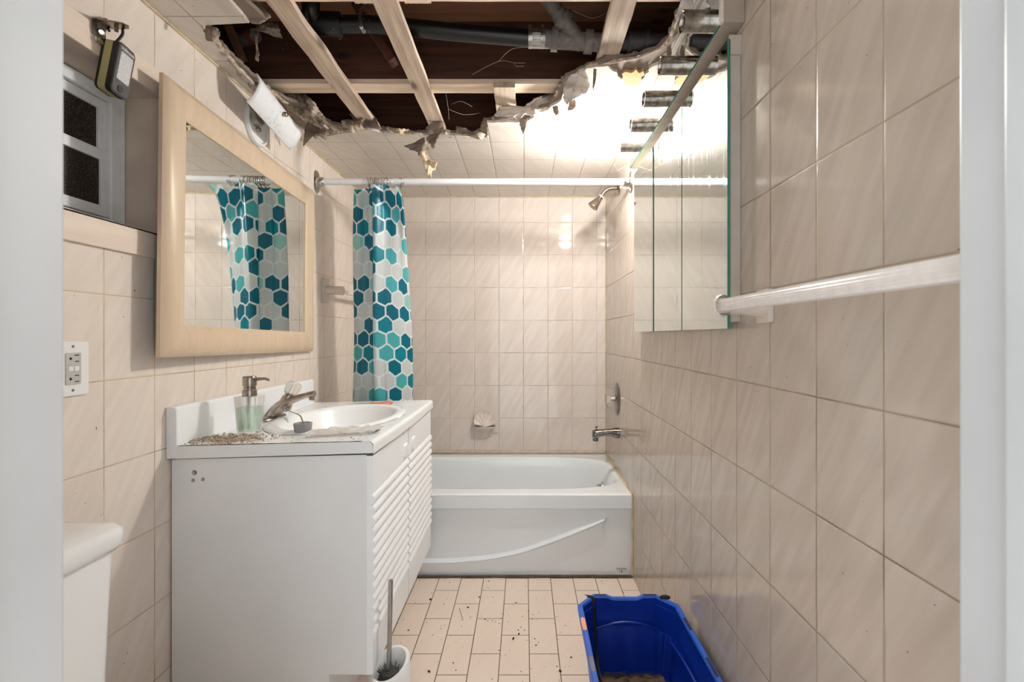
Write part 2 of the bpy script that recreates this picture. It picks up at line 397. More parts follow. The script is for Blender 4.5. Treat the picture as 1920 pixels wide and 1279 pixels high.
# left wall with the window opening
WY0, WY1, WZ0, WZ1 = .52, 1.274, H+.2727, H+.646
bm = BM()
for a, b in (((XL-.12, YF-.15, -.05), (XL, YB, WZ0)), ((XL-.12, YF-.15, WZ1), (XL, YB, ZC)), ((XL-.12, YF-.15, WZ0), (XL, WY0, WZ1)), ((XL-.12, WY1, WZ0), (XL, YB, WZ1))):
    for f in box(bm, a, b):
        c = f.calc_center_median(); f.normal_update()
        if abs(c.x-(XL-.06)) < .02: f.material_index = 1
struct('wall_left', bm, ['tile_left', 'plaster'], 'beige tiled left wall with deep window recess')
# front wall and door frame
JL, JR = -.3925, .370
bm = BM(); box(bm, (XL-.12, .28, 0), (JL-.02, YF-.004, ZC)); box(bm, (JR+.02, .28, 0), (XR, YF-.004, ZC)); box(bm, (JL-.02, .28, 2.05), (JR+.02, YF-.004, 2.3))
struct('wall_front', bm, 'white_paint', 'wall around the doorway the photo is taken from')
bm = BM(); box(bm, (JL-.02, .2, 0), (JL, YF, 2.05)); box(bm, (JL-.001, .2, 0), (JL+.011, .333, 2.05))
struct('door_1', bm, 'white_paint', 'worn white door jamb at the left edge', bev=.003)
bm = BM(); box(bm, (JR, .2, 0), (JR+.02, YF, 2.05)); box(bm, (JR-.011, .2, 0), (JR+.001, .352, 2.05))
struct('door_2', bm, 'white_paint', 'white door jamb at the right edge', bev=.003)

random.seed(4)
def jag(pts, step=.018, amp=.006, seed=0, skip=()):
    out = []; n = len(pts)
    for i in range(n):
        a = Vector(pts[i]); b = Vector(pts[(i+1) % n]); L = (b-a).length
        if i in skip: out.append((a.x, a.y)); continue
        k = max(1, int(L/step)); nn = Vector((-(b-a).y, (b-a).x)).normalized()
        for j in range(k):
            p = a.lerp(b, j/k); e = 1 if j else .3
            w = noise.noise(Vector((p.x*45+seed, p.y*45, seed)))*1.2+noise.noise(Vector((p.x*120, p.y*120+seed, 3)))*.9
            p = p+nn*w*amp*e*1.6; out.append((p.x, p.y))
    return out
zr = .8665
def c2(px, py, z=zr): q = PZ(px, py, z); return (q.x, q.y)
hole_px = [(375, 48), (398, 72), (432, 112), (478, 162), (520, 205), (556, 236), (580, 250), (612, 256), (650, 249), (690, 244), (722, 250), (760, 252), (800, 254), (835, 252), (870, 256), (905, 258),
           (914, 258), (913, 230), (985, 229), (1003, 218), (1022, 208), (1050, 190), (1058, 172), (1064, 152), (1100, 128), (1140, 124), (1158, 142), (1176, 158), (1196, 158), (1208, 144), (1222, 126), (1240, 118), (1258, 92), (1275, 45), (1290, 2)]
hole = [(-.765, 1.0), (-.762, 1.296)]+[c2(*p) for p in hole_px]+[(.43, 1.0)]
hj = jag(hole, .014, .0045, 1.0, skip=(0, 1, len(hole)-1, len(hole)-2))
outer = [(XL, YF-.12), (XR, YF-.12), (XR, YB), (XL, YB)]
bm = BM(); prism(bm, [outer, hj], lambda a, b: Vector((a, b, ZC)), lambda a, b: Vector((a, b, ZC+.010)))
struct('ceiling', bm, 'tile_ceiling', 'tiled ceiling broken open by a large ragged hole')
ceil_o = bpy.data.objects['ceiling']
hole2_px = [(368, 50), (392, 55), (402, 70), (440, 112), (492, 158), (520, 178), (560, 196), (596, 214), (622, 232), (655, 240), (700, 240), (730, 246), (780, 250), (820, 246), (860, 250), (895, 252),
            (908, 226), (950, 222), (985, 214), (1012, 204), (1034, 190), (1044, 170), (1052, 150), (1082, 134), (1108, 122), (1132, 116), (1175, 108), (1205, 101), (1236, 88), (1252, 72), (1266, 40), (1280, 2)]
hole2 = [(-.72, 1.0), (-.735, 1.2), (-.715, 1.30), (-.80, 1.305)]+[c2(x, y, .8765) for x, y in hole2_px]+[(.41, 1.0)]
h2j = jag(hole2, .011, .006, 5.0, skip=(0, 1, 2, len(hole2)-1))
bm = BM(); prism(bm, [outer, h2j], lambda a, b: Vector((a, b, ZC+.0102)), lambda a, b: Vector((a, b, ZC+.022)))
o = obj('plaster_backing', bm, 'brown_paper', ceil_o)
# crumbling gypsum along the broken edge
def crumble(name, px, zr_, r, seed):
    pts = [PZ(x, y, zr_) for x, y in px]; pts = smooth_path(pts, 14)
    bm = BM(); rs = [r*(.65+.7*abs(noise.noise(Vector((i*.37, seed, 0))))*1.6) for i in range(len(pts))]
    tube(bm, pts, rs, 14, jit=r*.5); return obj(name, bm, 'gypsum', ceil_o, smooth=20)
crumble('crumbled_gypsum_edge', [(402, 58), (404, 74), (424, 102), (455, 140), (484, 170), (500, 186)], .873, .011, 1)
crumble('crumbled_gypsum_edge', [(492, 158), (520, 180), (558, 212), (592, 236), (612, 248)], .873, .010, 2)
crumble('crumbled_gypsum_edge', [(600, 246), (640, 246), (690, 246), (735, 250), (800, 254), (850, 254), (905, 257)], .874, .0075, 3)
crumble('crumbled_gypsum_edge', [(1100, 124), (1140, 116), (1190, 108), (1235, 92), (1262, 58), (1284, 2)], .874, .006, 4)
# enclosure of the joist bay
bm = BM()
for a, b in (((-1.12, YF-.15, ZC), (-1.10, 3.02, H+1.16)), ((.60, YF-.15, ZC), (.62, 3.02, H+1.16)), ((-1.12, 3.0, ZC), (.62, 3.02, H+1.16)), ((-1.12, .26, ZC-.0), (.62, .28, H+1.16))): box(bm, a, b)
struct('wall_rim', bm, 'wood_joist', 'dark rim boards around the joist space')
bm = BM(); box(bm, (-1.12, .26, H+1.135), (.62, 3.02, H+1.16)); tag(obj('subfloor', bm, 'subfloor'), 'brown subfloor boards seen through the ceiling hole above the joists', 'subfloor', kind='structure')
bm = BM(); box(bm, (XL-.13, YF-.15, ZC-.004), (XL-.1, 3.0, ZC+.01)); 
struct('wall_plate', bm, 'dark', 'dark top plate over the left wall')

# trims ----------------------------------------------------------
bm = BM(); box(bm, (XL, .405, H+.205), (XL+.009, 1.254, WZ0)); box(bm, (XL-.1, .525, WZ0-.006), (XL+.009, 1.246, WZ0)); struct('trim_1', bm, 'paint_trim', 'cream apron board below the window', bev=.0015)
bm = BM(); box(bm, (XL, .405, WZ1), (XL+.006, 1.30, H+.712)); struct('trim_2', bm, 'paint_trim', 'cream header board above the window', bev=.0015)
def caulk(name, pts, r, label, m='caulk'):
    bm = BM(); pp = []
    for a, b in zip(pts[:-1], pts[1:]):
        n = 60
        for k in range(n): pp.append(Vector(a).lerp(Vector(b), k/n))
    pp.append(Vector(pts[-1])); tube(bm, pp, [r*(.8+.5*abs(noise.noise(p*14))) for p in pp], 8); return struct(name, bm, m, label, smooth=True)
caulk('trim_3', [(XL+.002, .42, ZC-.002), (XL+.002, YB-.003, ZC-.002)], .005, 'yellowed caulk line where left wall meets ceiling')
caulk('trim_4', [(XL+.01, YB-.002, ZC-.002), (XR-.004, YB-.002, ZC-.002)], .0045, 'yellowed caulk line where back wall meets ceiling')
caulk('trim_5', [(XR-.002, YB-.006, H-.735), (XR-.002, 2.186, H-.741), (XR-.002, 2.183, .01)], .006, 'yellow caulk where the tub meets the right wall')
caulk('trim_6', [(XL+.01, YB-.003, H-.720), (XR-.006, YB-.003, H-.722)], .006, 'yellow caulk between tub rim and back wall')
caulk('trim_7', [(-.5, 2.183, .004), (XR-.004, 2.183, .004)], .0065, 'dark joint at the foot of the tub', 'dark_brown')  # dark brown bead drawn along the gap where tub meets floor
caulk('trim_8', [(XR-.002, YB-.003, H-.72), (XR-.002, YB-.003, ZC-.004)], .003, 'caulked inside corner of the shower wall')

# window ----------------------------------------------------------
wx = XL-.105
win = tag(empty('window_1', (wx, .9, WZ0)), 'white aluminium sash window in the deep recess', None, None, 'structure')
bm = BM()
fy0, fy1, fz0, fz1 = WY0+.002, WY1-.003, WZ0+.002, WZ1-.004
for a, b in (((wx-.02, fy0, fz0), (wx+.006, fy1, fz0+.03)), ((wx-.02, fy0, fz1-.028), (wx+.006, fy1, fz1)), ((wx-.02, fy1-.04, fz0+.03), (wx+.006, fy1, fz1-.028)), ((wx-.02, fy0, fz0+.03), (wx+.006, fy0+.04, fz1-.028))): box(bm, a, b)
obj('window_frame', bm, 'alu', win, bev=.001)
def sash(x, y0, y1, a0, a1, w, name):
    bm = BM()
    for a, b in (((x-.012, y0, a0), (x, y1, a0+w)), ((x-.012, y0, a1-w), (x, y1, a1)), ((x-.012, y1-w, a0+w), (x, y1, a1-w)), ((x-.012, y0, a0+w), (x, y0+w, a1-w))): box(bm, a, b)
    o = obj(name, bm, 'alu', win, bev=.001)
    bm = BM(); box(bm, (x-.009, y0+w, a0+w), (x-.006, y1-w, a1-w)); obj('pane', bm, 'dark_glass', o)
sash(wx-.006, fy0+.04, fy1-.042, fz0+.185, fz1-.030, .024, 'upper_sash')
sash(wx+.001, fy0+.04, fy1-.040, fz0+.035, fz0+.205, .026, 'lower_sash')
bm = BM(); box(bm, (wx-.004, fy0+.04, fz0+.004), (wx+.011, fy1-.04, fz0+.012)); box(bm, (wx+.004, 1.0, fz0+.012), (wx+.012, 1.06, fz0+.03)); obj('sill_track', bm, 'chrome', win, bev=.001)
bm = BM(); box(bm, (wx-.06, WY0-.05, WZ0-.05), (wx-.05, WY1+.05, WZ1+.05)); struct('wall_outside', bm, 'dark', 'dark window well beyond the glass')

# ================================================================== CEILING TIMBERS
def board(name, m, a, b, label, cat, group=None, rag=.0, seed=0):
    """long board with slightly ragged edges, x0..x1,y0..y1,z0..z1"""
    (x0, y0, z_0), (x1, y1, z1) = a, b; bm = BM(); ln = 0 if (x1-x0) > (y1-y0) else 1
    n = 40; prev = None
    for i in range(n+1):
        t = i/n; d1 = noise.noise(Vector((t*9, seed, 0)))*rag; d2 = noise.noise(Vector((t*11, seed+7, 0)))*rag; d3 = noise.noise(Vector((t*6, seed+3, 2)))*rag*.4
        if ln: q = [(x0+d1, y0+(y1-y0)*t, z_0+d3), (x1+d2, y0+(y1-y0)*t, z_0+d3), (x1+d2*.6, y0+(y1-y0)*t, z1), (x0+d1*.6, y0+(y1-y0)*t, z1)]
        else: q = [(x0+(x1-x0)*t, y0+d1, z_0+d3), (x0+(x1-x0)*t, y1+d2, z_0+d3), (x0+(x1-x0)*t, y1+d2*.6, z1), (x0+(x1-x0)*t, y0+d1*.6, z1)]
        r = [bm.verts.new(v) for v in q]
        if prev:
            for k in range(4): bm.faces.new([prev[k], prev[(k+1) % 4], r[(k+1) % 4], r[k]])
        else: bm.faces.new(r)
        prev = r
    bm.faces.new(prev[::-1])
    return tag(obj(name, bm, m), label, cat, group)
zs0, zs1, zc1, zj1 = H+.889, H+.908, H+.926, H+1.134
board('furring_strip', 'wood_strip', (-.690, .9, zs0), (-.625, 2.30, zs1), 'weathered furring strip at the left of the ceiling hole, darkest and most ragged', 'wood strip', rag=.008, seed=1)
board('furring_strip', 'wood_strip', (-.405, .9, zs0), (-.342, 2.30, zs1), 'pale furring strip running down the middle of the ceiling hole', 'wood strip', rag=.003, seed=2)
board('furring_strip', 'wood_strip', (.232, .9, zs0), (.298, 1.60, zs1), 'furring strip at the right of the ceiling hole above the bright spot', 'wood strip', rag=.003, seed=3)
board('furring_strip', 'wood_strip', (-.112, 1.675, zs0), (-.035, 2.10, zs1), 'short furring stub under the far crosspiece beside the torn paper', 'wood strip', rag=.003, seed=4)
board('cross_furring', 'wood_cross', (-1.08, 1.687, zs1+.0004), (.56, 1.752, zc1), 'pale crosspiece spanning the middle of the ceiling hole', 'wood strip', rag=.002, seed=5)
board('cross_furring', 'wood_cross', (-1.08, 1.205, zs1+.0004), (.56, 1.272, zc1), 'pale crosspiece at the top edge of the view, nearest the door', 'wood strip', rag=.002, seed=6)
board('floor_joist', 'wood_joist', (-1.09, 1.690, zc1+.0004), (.59, 1.73, zj1), 'dark brown floor joist above the middle crosspiece', 'joist', rag=.0015, seed=7)
board('floor_joist', 'wood_joist', (-1.09, 1.215, zc1+.0004), (.59, 1.255, zj1), 'floor joist above the crosspiece nearest the door', 'joist', rag=.001, seed=8)
board('floor_joist', 'wood_joist', (-1.09, 2.10, zs1+.0004), (.59, 2.14, zj1), 'dark red-brown floor joist at the far side of the ceiling hole', 'joist', rag=.001, seed=9)
# short block ends up near the top of the view
board('block_end', 'wood_cross', (-.475, 1.275, H+.93), (-.405, 1.31, H+.97), 'short grey block left of the middle strip under the pipe hanger', 'wood block', rag=.002, seed=10)
board('block_end', 'wood_cross', (-.335, 1.275, H+.93), (-.262, 1.31, H+.965), 'short grey block right of the middle strip near the top of the view', 'wood block', rag=.002, seed=11)
def slab(name, pts, th, m, label, cat):       # inclined board between two points
    a, b = Vector(pts[0]), Vector(pts[1]); d = (b-a); s_, u_ = frame_of(d); w, t = th
    bm = BM(); prev = None
    for p in (a, a.lerp(b, .5), b):
        r = [bm.verts.new(p+s_*i*w/2+u_*j*t/2) for i, j in ((-1, -1), (1, -1), (1, 1), (-1, 1))]
        if prev:
            for k in range(4): bm.faces.new([prev[k], prev[(k+1) % 4], r[(k+1) % 4], r[k]])
        else: bm.faces.new(r)
        prev = r
    bm.faces.new(prev[::-1]); return tag(obj(name, bm, m), label, cat)
slab('bridging_brace', (P(668, 12, 1.60), P(738, 118, 1.60)), (.045, .025), 'wood_joist', 'reddish diagonal brace behind the black pipe', 'brace')
slab('bridging_brace', (P(425, 40, 1.62), P(455, 112, 1.62)), (.03, .02), 'subfloor', 'short diagonal brace in the dark left corner of the hole', 'brace')
# pipes --------------------------------------------------------------
pl = thing('drain_pipe', 'black plastic drain pipe bending up at the left inside the ceiling hole', 'pipe', P(800, 60, 1.47))
bm = BM(); tube(bm, smooth_path([P(585, -30, 1.40), P(583, 20, 1.42), P(592, 40, 1.45), P(612, 46, 1.46), P(700, 46, 1.47), P(850, 60, 1.47), P(1000, 72, 1.47)], 8), .0255, 20); obj('pipe_run', bm, 'abs_pipe', pl, smooth=True)
bm = BM(); tube(bm, [P(566, 44, 1.45), P(640, 46, 1.462)], .035, 20); obj('elbow_hub', bm, 'abs_pipe', pl, smooth=True)
wy = thing('pipe_wye', 'grey wye fitting joining the black pipe to the branch pipe', 'pipe fitting', P(1065, 78, 1.47))
c0, c1 = P(1018, 73, 1.47), P(1128, 80, 1.47)
bm = BM(); tube(bm, [c0, c1], .0265, 24); tube(bm, [P(1058, 72, 1.47), P(1045, 52, 1.47), P(1090, 84, 1.47)][:1]+[P(1090, 84, 1.47)], .02, 12)
tube(bm, [P(1085, 80, 1.47), P(1046, 24, 1.44)], .0255, 24); obj('body', bm, 'grey_pipe', wy, smooth=True)
bm = BM(); tube(bm, [P(1034, 74, 1.47), P(1046, 75, 1.47)], .034, 24); tube(bm, [P(1096, 78, 1.47), P(1111, 79, 1.47)], .034, 24); tube(bm, [P(1062, 46, 1.455), P(1053, 34, 1.449)], .034, 24); obj('hub_rings', bm, 'grey_pipe', wy, smooth=True)
bm = BM(); tube(bm, [P(1050, 30, 1.447), P(1015, -22, 1.42)], .0225, 20); tag(obj('branch_pipe', bm, 'grey_pipe', smooth=True), 'pale grey branch pipe rising out of the wye fitting', 'pipe')
bm = BM(); tube(bm, [P(1128, 80, 1.47), P(1330, 76, 1.47)], .0245, 20); tag(obj('drain_pipe', bm, 'dark_pipe', smooth=True), 'dark iron pipe running to the right above the vanity lights', 'pipe')
bm = BM()
for x in (1176, 1206): tube(bm, [P(x, 78, 1.47), P(x+9, 78, 1.47)], .0315, 20)
tube(bm, [P(1185, 78, 1.47), P(1206, 78, 1.47)], .029, 20)
tag(obj('pipe_coupling', bm, 'dark_pipe', smooth=True), 'dark coupling on the iron pipe right of the right furring strip', 'coupling')
cp = thing('banded_coupling', 'ribbed steel band coupling with two worm clamps between black pipe and wye', 'coupling', P(1006, 72, 1.47))
bm = BM(); tube(bm, [P(991, 72, 1.47), P(1022, 73, 1.47)], .0275, 24); obj('steel_band', bm, 'galv', cp, smooth=True)
for x in (994, 1018):
    bm = BM(); tube(bm, [P(x-3, 72, 1.47), P(x+3, 72, 1.47)], .0285, 24); tube(bm, [P(x, 60, 1.45), P(x, 49, 1.46)], .0042, 8); sphere(bm, P(x, 50, 1.46), .0055, 10); obj('worm_clamp', bm, 'galv', cp, smooth=True)
bm = BM()
for k in range(7): tube(bm, [P(998, 62+k*3.4, 1.443), P(1014, 62.3+k*3.4, 1.443)], .0012, 6)
obj('ribs', bm, 'galv', cp)
# perforated strap hanger round the black pipe
bm = BM(); pp = smooth_path([P(690, 8, 1.44), P(677, 18, 1.44), P(675, 34, 1.435), P(677, 50, 1.435), P(684, 62, 1.45)], 6)
for i, p in enumerate(pp[:-1]):
    q = pp[i+1]; d = (q-p).normalized(); w = .0052*(1.0 if i % 4 else .65)
    a, b = Vector((1, 0, 0)), Vector((0, 1, 0))
    s_ = d.cross(b).normalized()
    w2 = .0052*(1.0 if (i+1) % 4 else .65)
    vs = [bm.verts.new(v) for v in (p-s_*w, p+s_*w, q+s_*w2, q-s_*w2)]; bm.faces.new(vs)
    vs2 = [bm.verts.new(v.co+b*.0012) for v in vs]; bm.faces.new(vs2[::-1])
    for k in range(4): bm.faces.new([vs[k], vs[(k+1) % 4], vs2[(k+1) % 4], vs2[k]])
for p in pp[2::4]: tube(bm, [p-Vector((0, .0006, 0)), p-Vector((0, .0003, 0))], .002, 8, mi=1)
tag(obj('pipe_strap', bm, ['galv', 'dark']), 'perforated metal strap hanging the black pipe', 'strap')
bm = BM(); tube(bm, smooth_path([P(412, 70, 1.75), P(440, 78, 1.7), P(480, 66, 1.65)], 6), .022, 16); o = tag(obj('water_pipe', bm, 'grey_pipe', smooth=True), 'dim pipe with red rings in the left corner of the hole', 'pipe')
for q_ in ([P(447, 76, 1.69), P(452, 75, 1.685)], [P(470, 69, 1.66), P(475, 68, 1.658)]):
    bm = BM(); tube(bm, q_, .025, 16); obj('red_ring', bm, 'red', o, smooth=True)

# torn hanging scraps ------------------------------------------------
def scrap(px, d0, m, label, name='torn_paper', th=.0012, curl=.02, seed=0, group=None, cat='torn paper'):
    """ragged flap; each outline point (px,py[,depth])"""
    pts = [(p[0], p[1], p[2] if len(p) > 2 else d0) for p in px]
    cen = (sum(p[0] for p in pts)/len(pts), sum(p[1] for p in pts)/len(pts))
    bm = BM(); ring = []; n = len(pts); fine = []
    for i in range(n):
        a, b = pts[i], pts[(i+1) % n]; L = math.hypot(a[0]-b[0], a[1]-b[1]); k = max(1, int(L/2.5))
        for j in range(k):
            t = j/k; q = [a[c]+(b[c]-a[c])*t for c in range(3)]
            q[0] += noise.noise(Vector((q[0]*.3, q[1]*.3, seed)))*1.8; q[1] += noise.noise(Vector((q[0]*.3, q[1]*.3, seed+9)))*1.8
            fine.append(q)
    rings = []
    for sc in (1, .8, .6, .4, .2, .06):
        rg = []
        for q in fine:
            x = cen[0]+(q[0]-cen[0])*sc; y = cen[1]+(q[1]-cen[1])*sc; d = q[2]
            dd = d+noise.noise(Vector((x*.045, y*.045, seed)))*curl*1.6+noise.noise(Vector((x*.16, y*.16, seed+4)))*curl*.5
            rg.append(bm.verts.new(P(x, y, dd)))
        rings.append(rg)
    N = len(fine)
    for A, B in zip(rings[:-1], rings[1:]):
        for k in range(N): bm.faces.new([A[k], A[(k+1) % N], B[(k+1) % N], B[k]])
    bm.faces.new(rings[-1])
    o = tag(obj(name, bm, m, smooth=60), label, cat, group)
    md = o.modifiers.new('thick', 'SOLIDIFY'); md.thickness = th; md.offset = 0
    return o
scrap([(757, 273), (774, 269), (790, 260), (812, 250), (832, 242), (826, 254), (818, 262), (817, 275), (808, 284), (796, 280), (786, 293), (783, 285), (770, 281)], 2.00, 'brown_paper', 'brown leaf-shaped paper flap hanging below the middle furring strip', curl=.02, seed=1)
scrap([(786, 283), (797, 281), (804, 299), (812, 301), (820, 306), (816, 318), (810, 320), (808, 334), (802, 335), (797, 318), (793, 306)], 1.99, 'pale_scrap', 'pale cream scrap dangling beneath the brown leaf-shaped flap', curl=.015, seed=2, th=.003)
scrap([(572, 238), (568, 276), (574, 266), (579, 252), (588, 256), (592, 262), (598, 252), (606, 256), (612, 263), (614, 240), (596, 224), (580, 224)], 1.88, 'brown_paper', 'ragged brown flap hanging by the left end of the curtain rod', curl=.02, seed=3)
scrap([(377, 50), (384, 62), (386, 74), (392, 78), (399, 77), (397, 66), (402, 52), (392, 47)], 1.33, 'brown_paper', 'small dark flap at the upper left start of the hole', curl=.008, seed=4)
scrap([(498, 150), (520, 158), (545, 172), (572, 176), (590, 192), (604, 216), (590, 222), (612, 240), (640, 246), (600, 240), (560, 216), (530, 196)], 1.80, 'gypsum', 'shredded plaster fringe sagging along the left edge of the hole', curl=.04, seed=5, th=.004, name='plaster_fringe', cat='plaster')
scrap([(984, 214), (972, 226), (950, 220), (926, 218), (936, 200), (956, 198), (975, 206), (1000, 186), (1025, 176), (1048, 168), (1053, 178), (1046, 190), (1022, 208), (1002, 219)], 1.80, 'drywall_white', 'long pale curled paint sheet below the short furring stub', curl=.03, seed=6, name='peeling_paint', cat='peeling paint')
scrap([(1056, 168), (1058, 152), (1072, 140), (1090, 133), (1101, 142), (1106, 162), (1098, 176), (1078, 184), (1062, 196), (1056, 184)], 1.56, 'drywall_white', 'cupped pale paint sheet beside the bright spot on the ceiling', curl=.02, seed=7, name='peeling_paint', cat='peeling paint')
scrap([(973, 224), (990, 220), (988, 232), (984, 244), (981, 252), (977, 243)], 1.85, 'brown_paper', 'small pointed brown shred hanging over the ceiling tiles', curl=.008, seed=8)
scrap([(1113, 128), (1119, 130), (1117, 150), (1111, 172), (1112, 150)], 1.5, 'brown_paper', 'thin brown sliver hanging left of the ochre patch', curl=.006, seed=9)
scrap([(1068, 190), (1078, 186), (1080, 200), (1074, 206), (1064, 208)], 1.62, 'brown_paper', 'stubby brown shred under the cupped paint sheet', curl=.006, seed=10)
scrap([(1036, 200), (1046, 198), (1048, 214), (1042, 216), (1038, 210)], 1.7, 'brown_paper', 'little brown tab under the long pale paint sheet', curl=.006, seed=11)
scrap([(695, 208), (670, 200), (655, 214), (668, 232), (690, 240), (712, 240), (706, 222)], 1.93, 'brown_paper', 'crumpled brown paper caught at the end of the left furring strip', curl=.03, seed=12)
scrap([(812, 228), (798, 240), (800, 250), (826, 250), (836, 242), (832, 228)], 1.95, 'brown_paper', 'brown paper wrapped over the end of the middle furring strip', curl=.02, seed=13)
scrap([(640, 226), (655, 222), (676, 232), (684, 244), (664, 250), (644, 246)], 1.95, 'gypsum', 'lump of curled plaster left of the left strip end', curl=.03, seed=14, th=.003, name='plaster_fringe', cat='plaster')
scrap([(716, 236), (740, 240), (765, 242), (780, 250), (765, 253), (735, 250)], 2.0, 'pale_scrap', 'pale rolled paper along the far edge between the two strips', curl=.02, seed=15)
scrap([(854, 236), (872, 240), (886, 248), (905, 240), (911, 250), (903, 262), (880, 256), (856, 252)], 2.02, 'gypsum', 'jagged plaster fringe right of the middle strip end', curl=.02, seed=16, th=.003, name='plaster_fringe', cat='plaster')
scrap([(498, 40), (520, 44), (530, 72), (512, 68), (500, 62), (478, 56), (484, 44)], 1.40, 'brown_paper', 'crumpled dirty paper by the top of the left furring strip', curl=.02, seed=17)
scrap([(478, 60), (484, 62), (482, 84), (486, 100), (484, 116), (479, 112), (480, 92)], 1.45, 'gypsum', 'thin plaster drip dangling in the dark left corner', curl=.01, seed=18, name='plaster_fringe', cat='plaster')
scrap([(1118, 112), (1134, 103), (1165, 101), (1200, 104), (1170, 108), (1140, 116), (1122, 122)], 1.44, 'brown_paper', 'folded brown paper lip over the right end of the hole', curl=.015, seed=19)
scrap([(1250, 88), (1256, 84), (1260, 98), (1257, 110), (1251, 104)], 1.40, 'brown_paper', 'short brown flap above the second lamp socket', curl=.004, seed=20)
scrap([(1278, 0), (1292, -10), (1300, 4), (1296, 24), (1290, 30), (1288, 16), (1276, 28), (1270, 40), (1268, 28)], 1.2, 'drywall_white', 'shredded pale paint beside the topmost lamp socket', curl=.012, seed=21, name='peeling_paint', cat='peeling paint')
scrap([(420, -20), (466, -20), (507, 30), (486, 43), (470, 41), (430, 0)], 1.30, 'brown_paper', 'broken drywall slab with grey face above the intact tile corner', curl=.004, seed=22, th=.010, name='drywall_piece', cat='drywall')
# ochre patch
q = [(1166, 136), (1172, 132), (1184, 134), (1192, 128), (1199, 134), (1206, 130), (1209, 138), (1200, 150), (1194, 156), (1185, 160), (1176, 154), (1168, 148)]
lp = jag([c2(x, y, .871) for x, y in q], .006, .003, 3); bm = BM(); prism(bm, [lp], lambda a, b: Vector((a, b, ZC-.0008)), lambda a, b: Vector((a, b, ZC+.0095))); obj('bare_ochre_patch', bm, 'ochre', ceil_o)
# cobwebs
def web(pls, label, r=.00035):
    bm = BM()
    for pl_ in pls: tube(bm, smooth_path([P(*p) for p in pl_], 5), r, 5)
    tag(obj('cobweb', bm, 'web'), label, 'cobweb')
web([[(885, 140, 1.5), (935, 115, 1.48), (965, 118, 1.46), (985, 118, 1.46)], [(935, 115, 1.48), (960, 92, 1.47), (1000, 88, 1.46)], [(965, 118, 1.46), (968, 124, 1.46), (982, 124, 1.46)]], 'dusty cobweb strung below the black pipe')
web([[(836, 176, 1.75), (840, 200, 1.8), (842, 225, 1.85)], [(842, 205, 1.8), (870, 215, 1.85), (900, 212, 1.9)], [(848, 195, 1.8), (865, 190, 1.8), (885, 200, 1.85)]], 'cobweb hanging in the dark gap right of the middle strip')
web([[(1143, 300, 1.93), (1158, 320, 2.0), (1162, 340, 2.1)], [(1158, 320, 2.0), (1172, 312, 2.05)], [(1150, 308, 1.95), (1166, 326, 2.05)]], 'thin cobweb below the lit bulb', .00025)
web([[(1075, 20, 1.42), (1110, 34, 1.42), (1135, 25, 1.42)]], 'single dusty strand crossing to the right furring strip')
random.seed(9)
bm = BM()
for k in range(46):
    x, y = random.uniform(560, 700), random.uniform(10, 130)
    if k > 30: x, y = random.uniform(440, 620), random.uniform(60, 130)
    p = P(x, y, random.uniform(1.35, 1.5)); v = Vector((random.uniform(-1, 1), random.uniform(-.5, .5), random.uniform(-1, 1)))*random.choice((.0008, .001, .003)); tube(bm, [p, p+v], .0006, 4)
tag(obj('dust_flecks', bm, 'web'), 'pale dust flecks caught in webs in the dark joist bay', 'dust', kind='stuff')

# ================================================================== TUB
ty0, ty1, tz = 2.184, YB-.004, H-.741
tx0, tx1 = XL+.004, XR-.003
tub = thing('bathtub', 'white enamelled bathtub filling the alcove at the back', 'bathtub', (-.24, 2.55, 0))
bcx, bcy, brx, bry = (-.86+.452)/2, (2.285+2.845)/2, (.452+.86)/2, .280
def se(x, y, p=4.2): return (abs((x-bcx)/brx)**p+abs((y-bcy)/bry)**p)**(1/p)
def tub_h(x, y):
    r = se(x, y); e = 0.0
    if r < 1.06:
        t = max(0, min(1, (1.06-r)/.40)); e = -.345*(1-(1-t)**2.4) if t < 1 else -.345
        t2 = max(0, min(1, (1.06-r)/.1)); e *= (t2*t2*(3-2*t2))*.35+.65*min(1, t2)
    e2 = -.004*max(0, 1-(y-ty0)/.02)**2
    return e+e2+.004*max(0, (y-2.86)/.055)
bm = BM(); g = grid(bm, 150, 110, lambda a, b: (lambda x, y: Vector((x, y, tz+tub_h(x, y))))(tx0+(tx1-tx0)*a, ty0+(ty1-ty0)*b))
obj('basin', bm, 'enamel', tub, smooth=70)
bm = BM(); box(bm, (tx0, ty0, H-.808), (tx1, ty0+.02, tz-.0045)); obj('front_lip', bm, 'enamel', tub, bev=.004)
cur = [(700, 1054), (790, 1053), (850, 1052), (920, 1046), (980, 1034), (1040, 1013), (1090, 993), (1137, 973), (1200, 940)]
cur = [((x-VX)*2.19/F, H+(VY-y)*2.19/F) for x, y in cur]
def cz(x):
    x = max(min(x, cur[-1][0]-.001), cur[0][0]+.0)
    for (a, b), (c, d) in zip(cur[:-1], cur[1:]):
        if a <= x <= c:
            t = (x-a)/(c-a); return b+(d-b)*t
    return cur[0][1]
czs = {}
def czsm(x): return sum(cz(x+k*.012) for k in range(-3, 4))/7
def ap(a, b):
    x = tx0+(tx1-tx0)*a; zz = .004+(H-.806-.004)*b; s_ = zz-czsm(x)
    m = max(0, min(1, (.386-x)/.02)); m = m*m*(3-2*m)
    off = 0
    if s_ < .008: off = .022*min(1, (.008-s_)/.011)
    if s_ < -.004: off = .022*max(0, 1-((-.004-s_)/.012)) if s_ > -.016 else 0; off = max(off, .012*max(0, 1-(-s_-.004)/.12))
    return Vector((x, ty0+.018-off*m, zz))
bm = BM(); grid(bm, 150, 210, ap); obj('apron', bm, 'enamel', tub, smooth=60)
dr = M['enamel']
bm = BM(); ox, oz_ = .418, H-.80
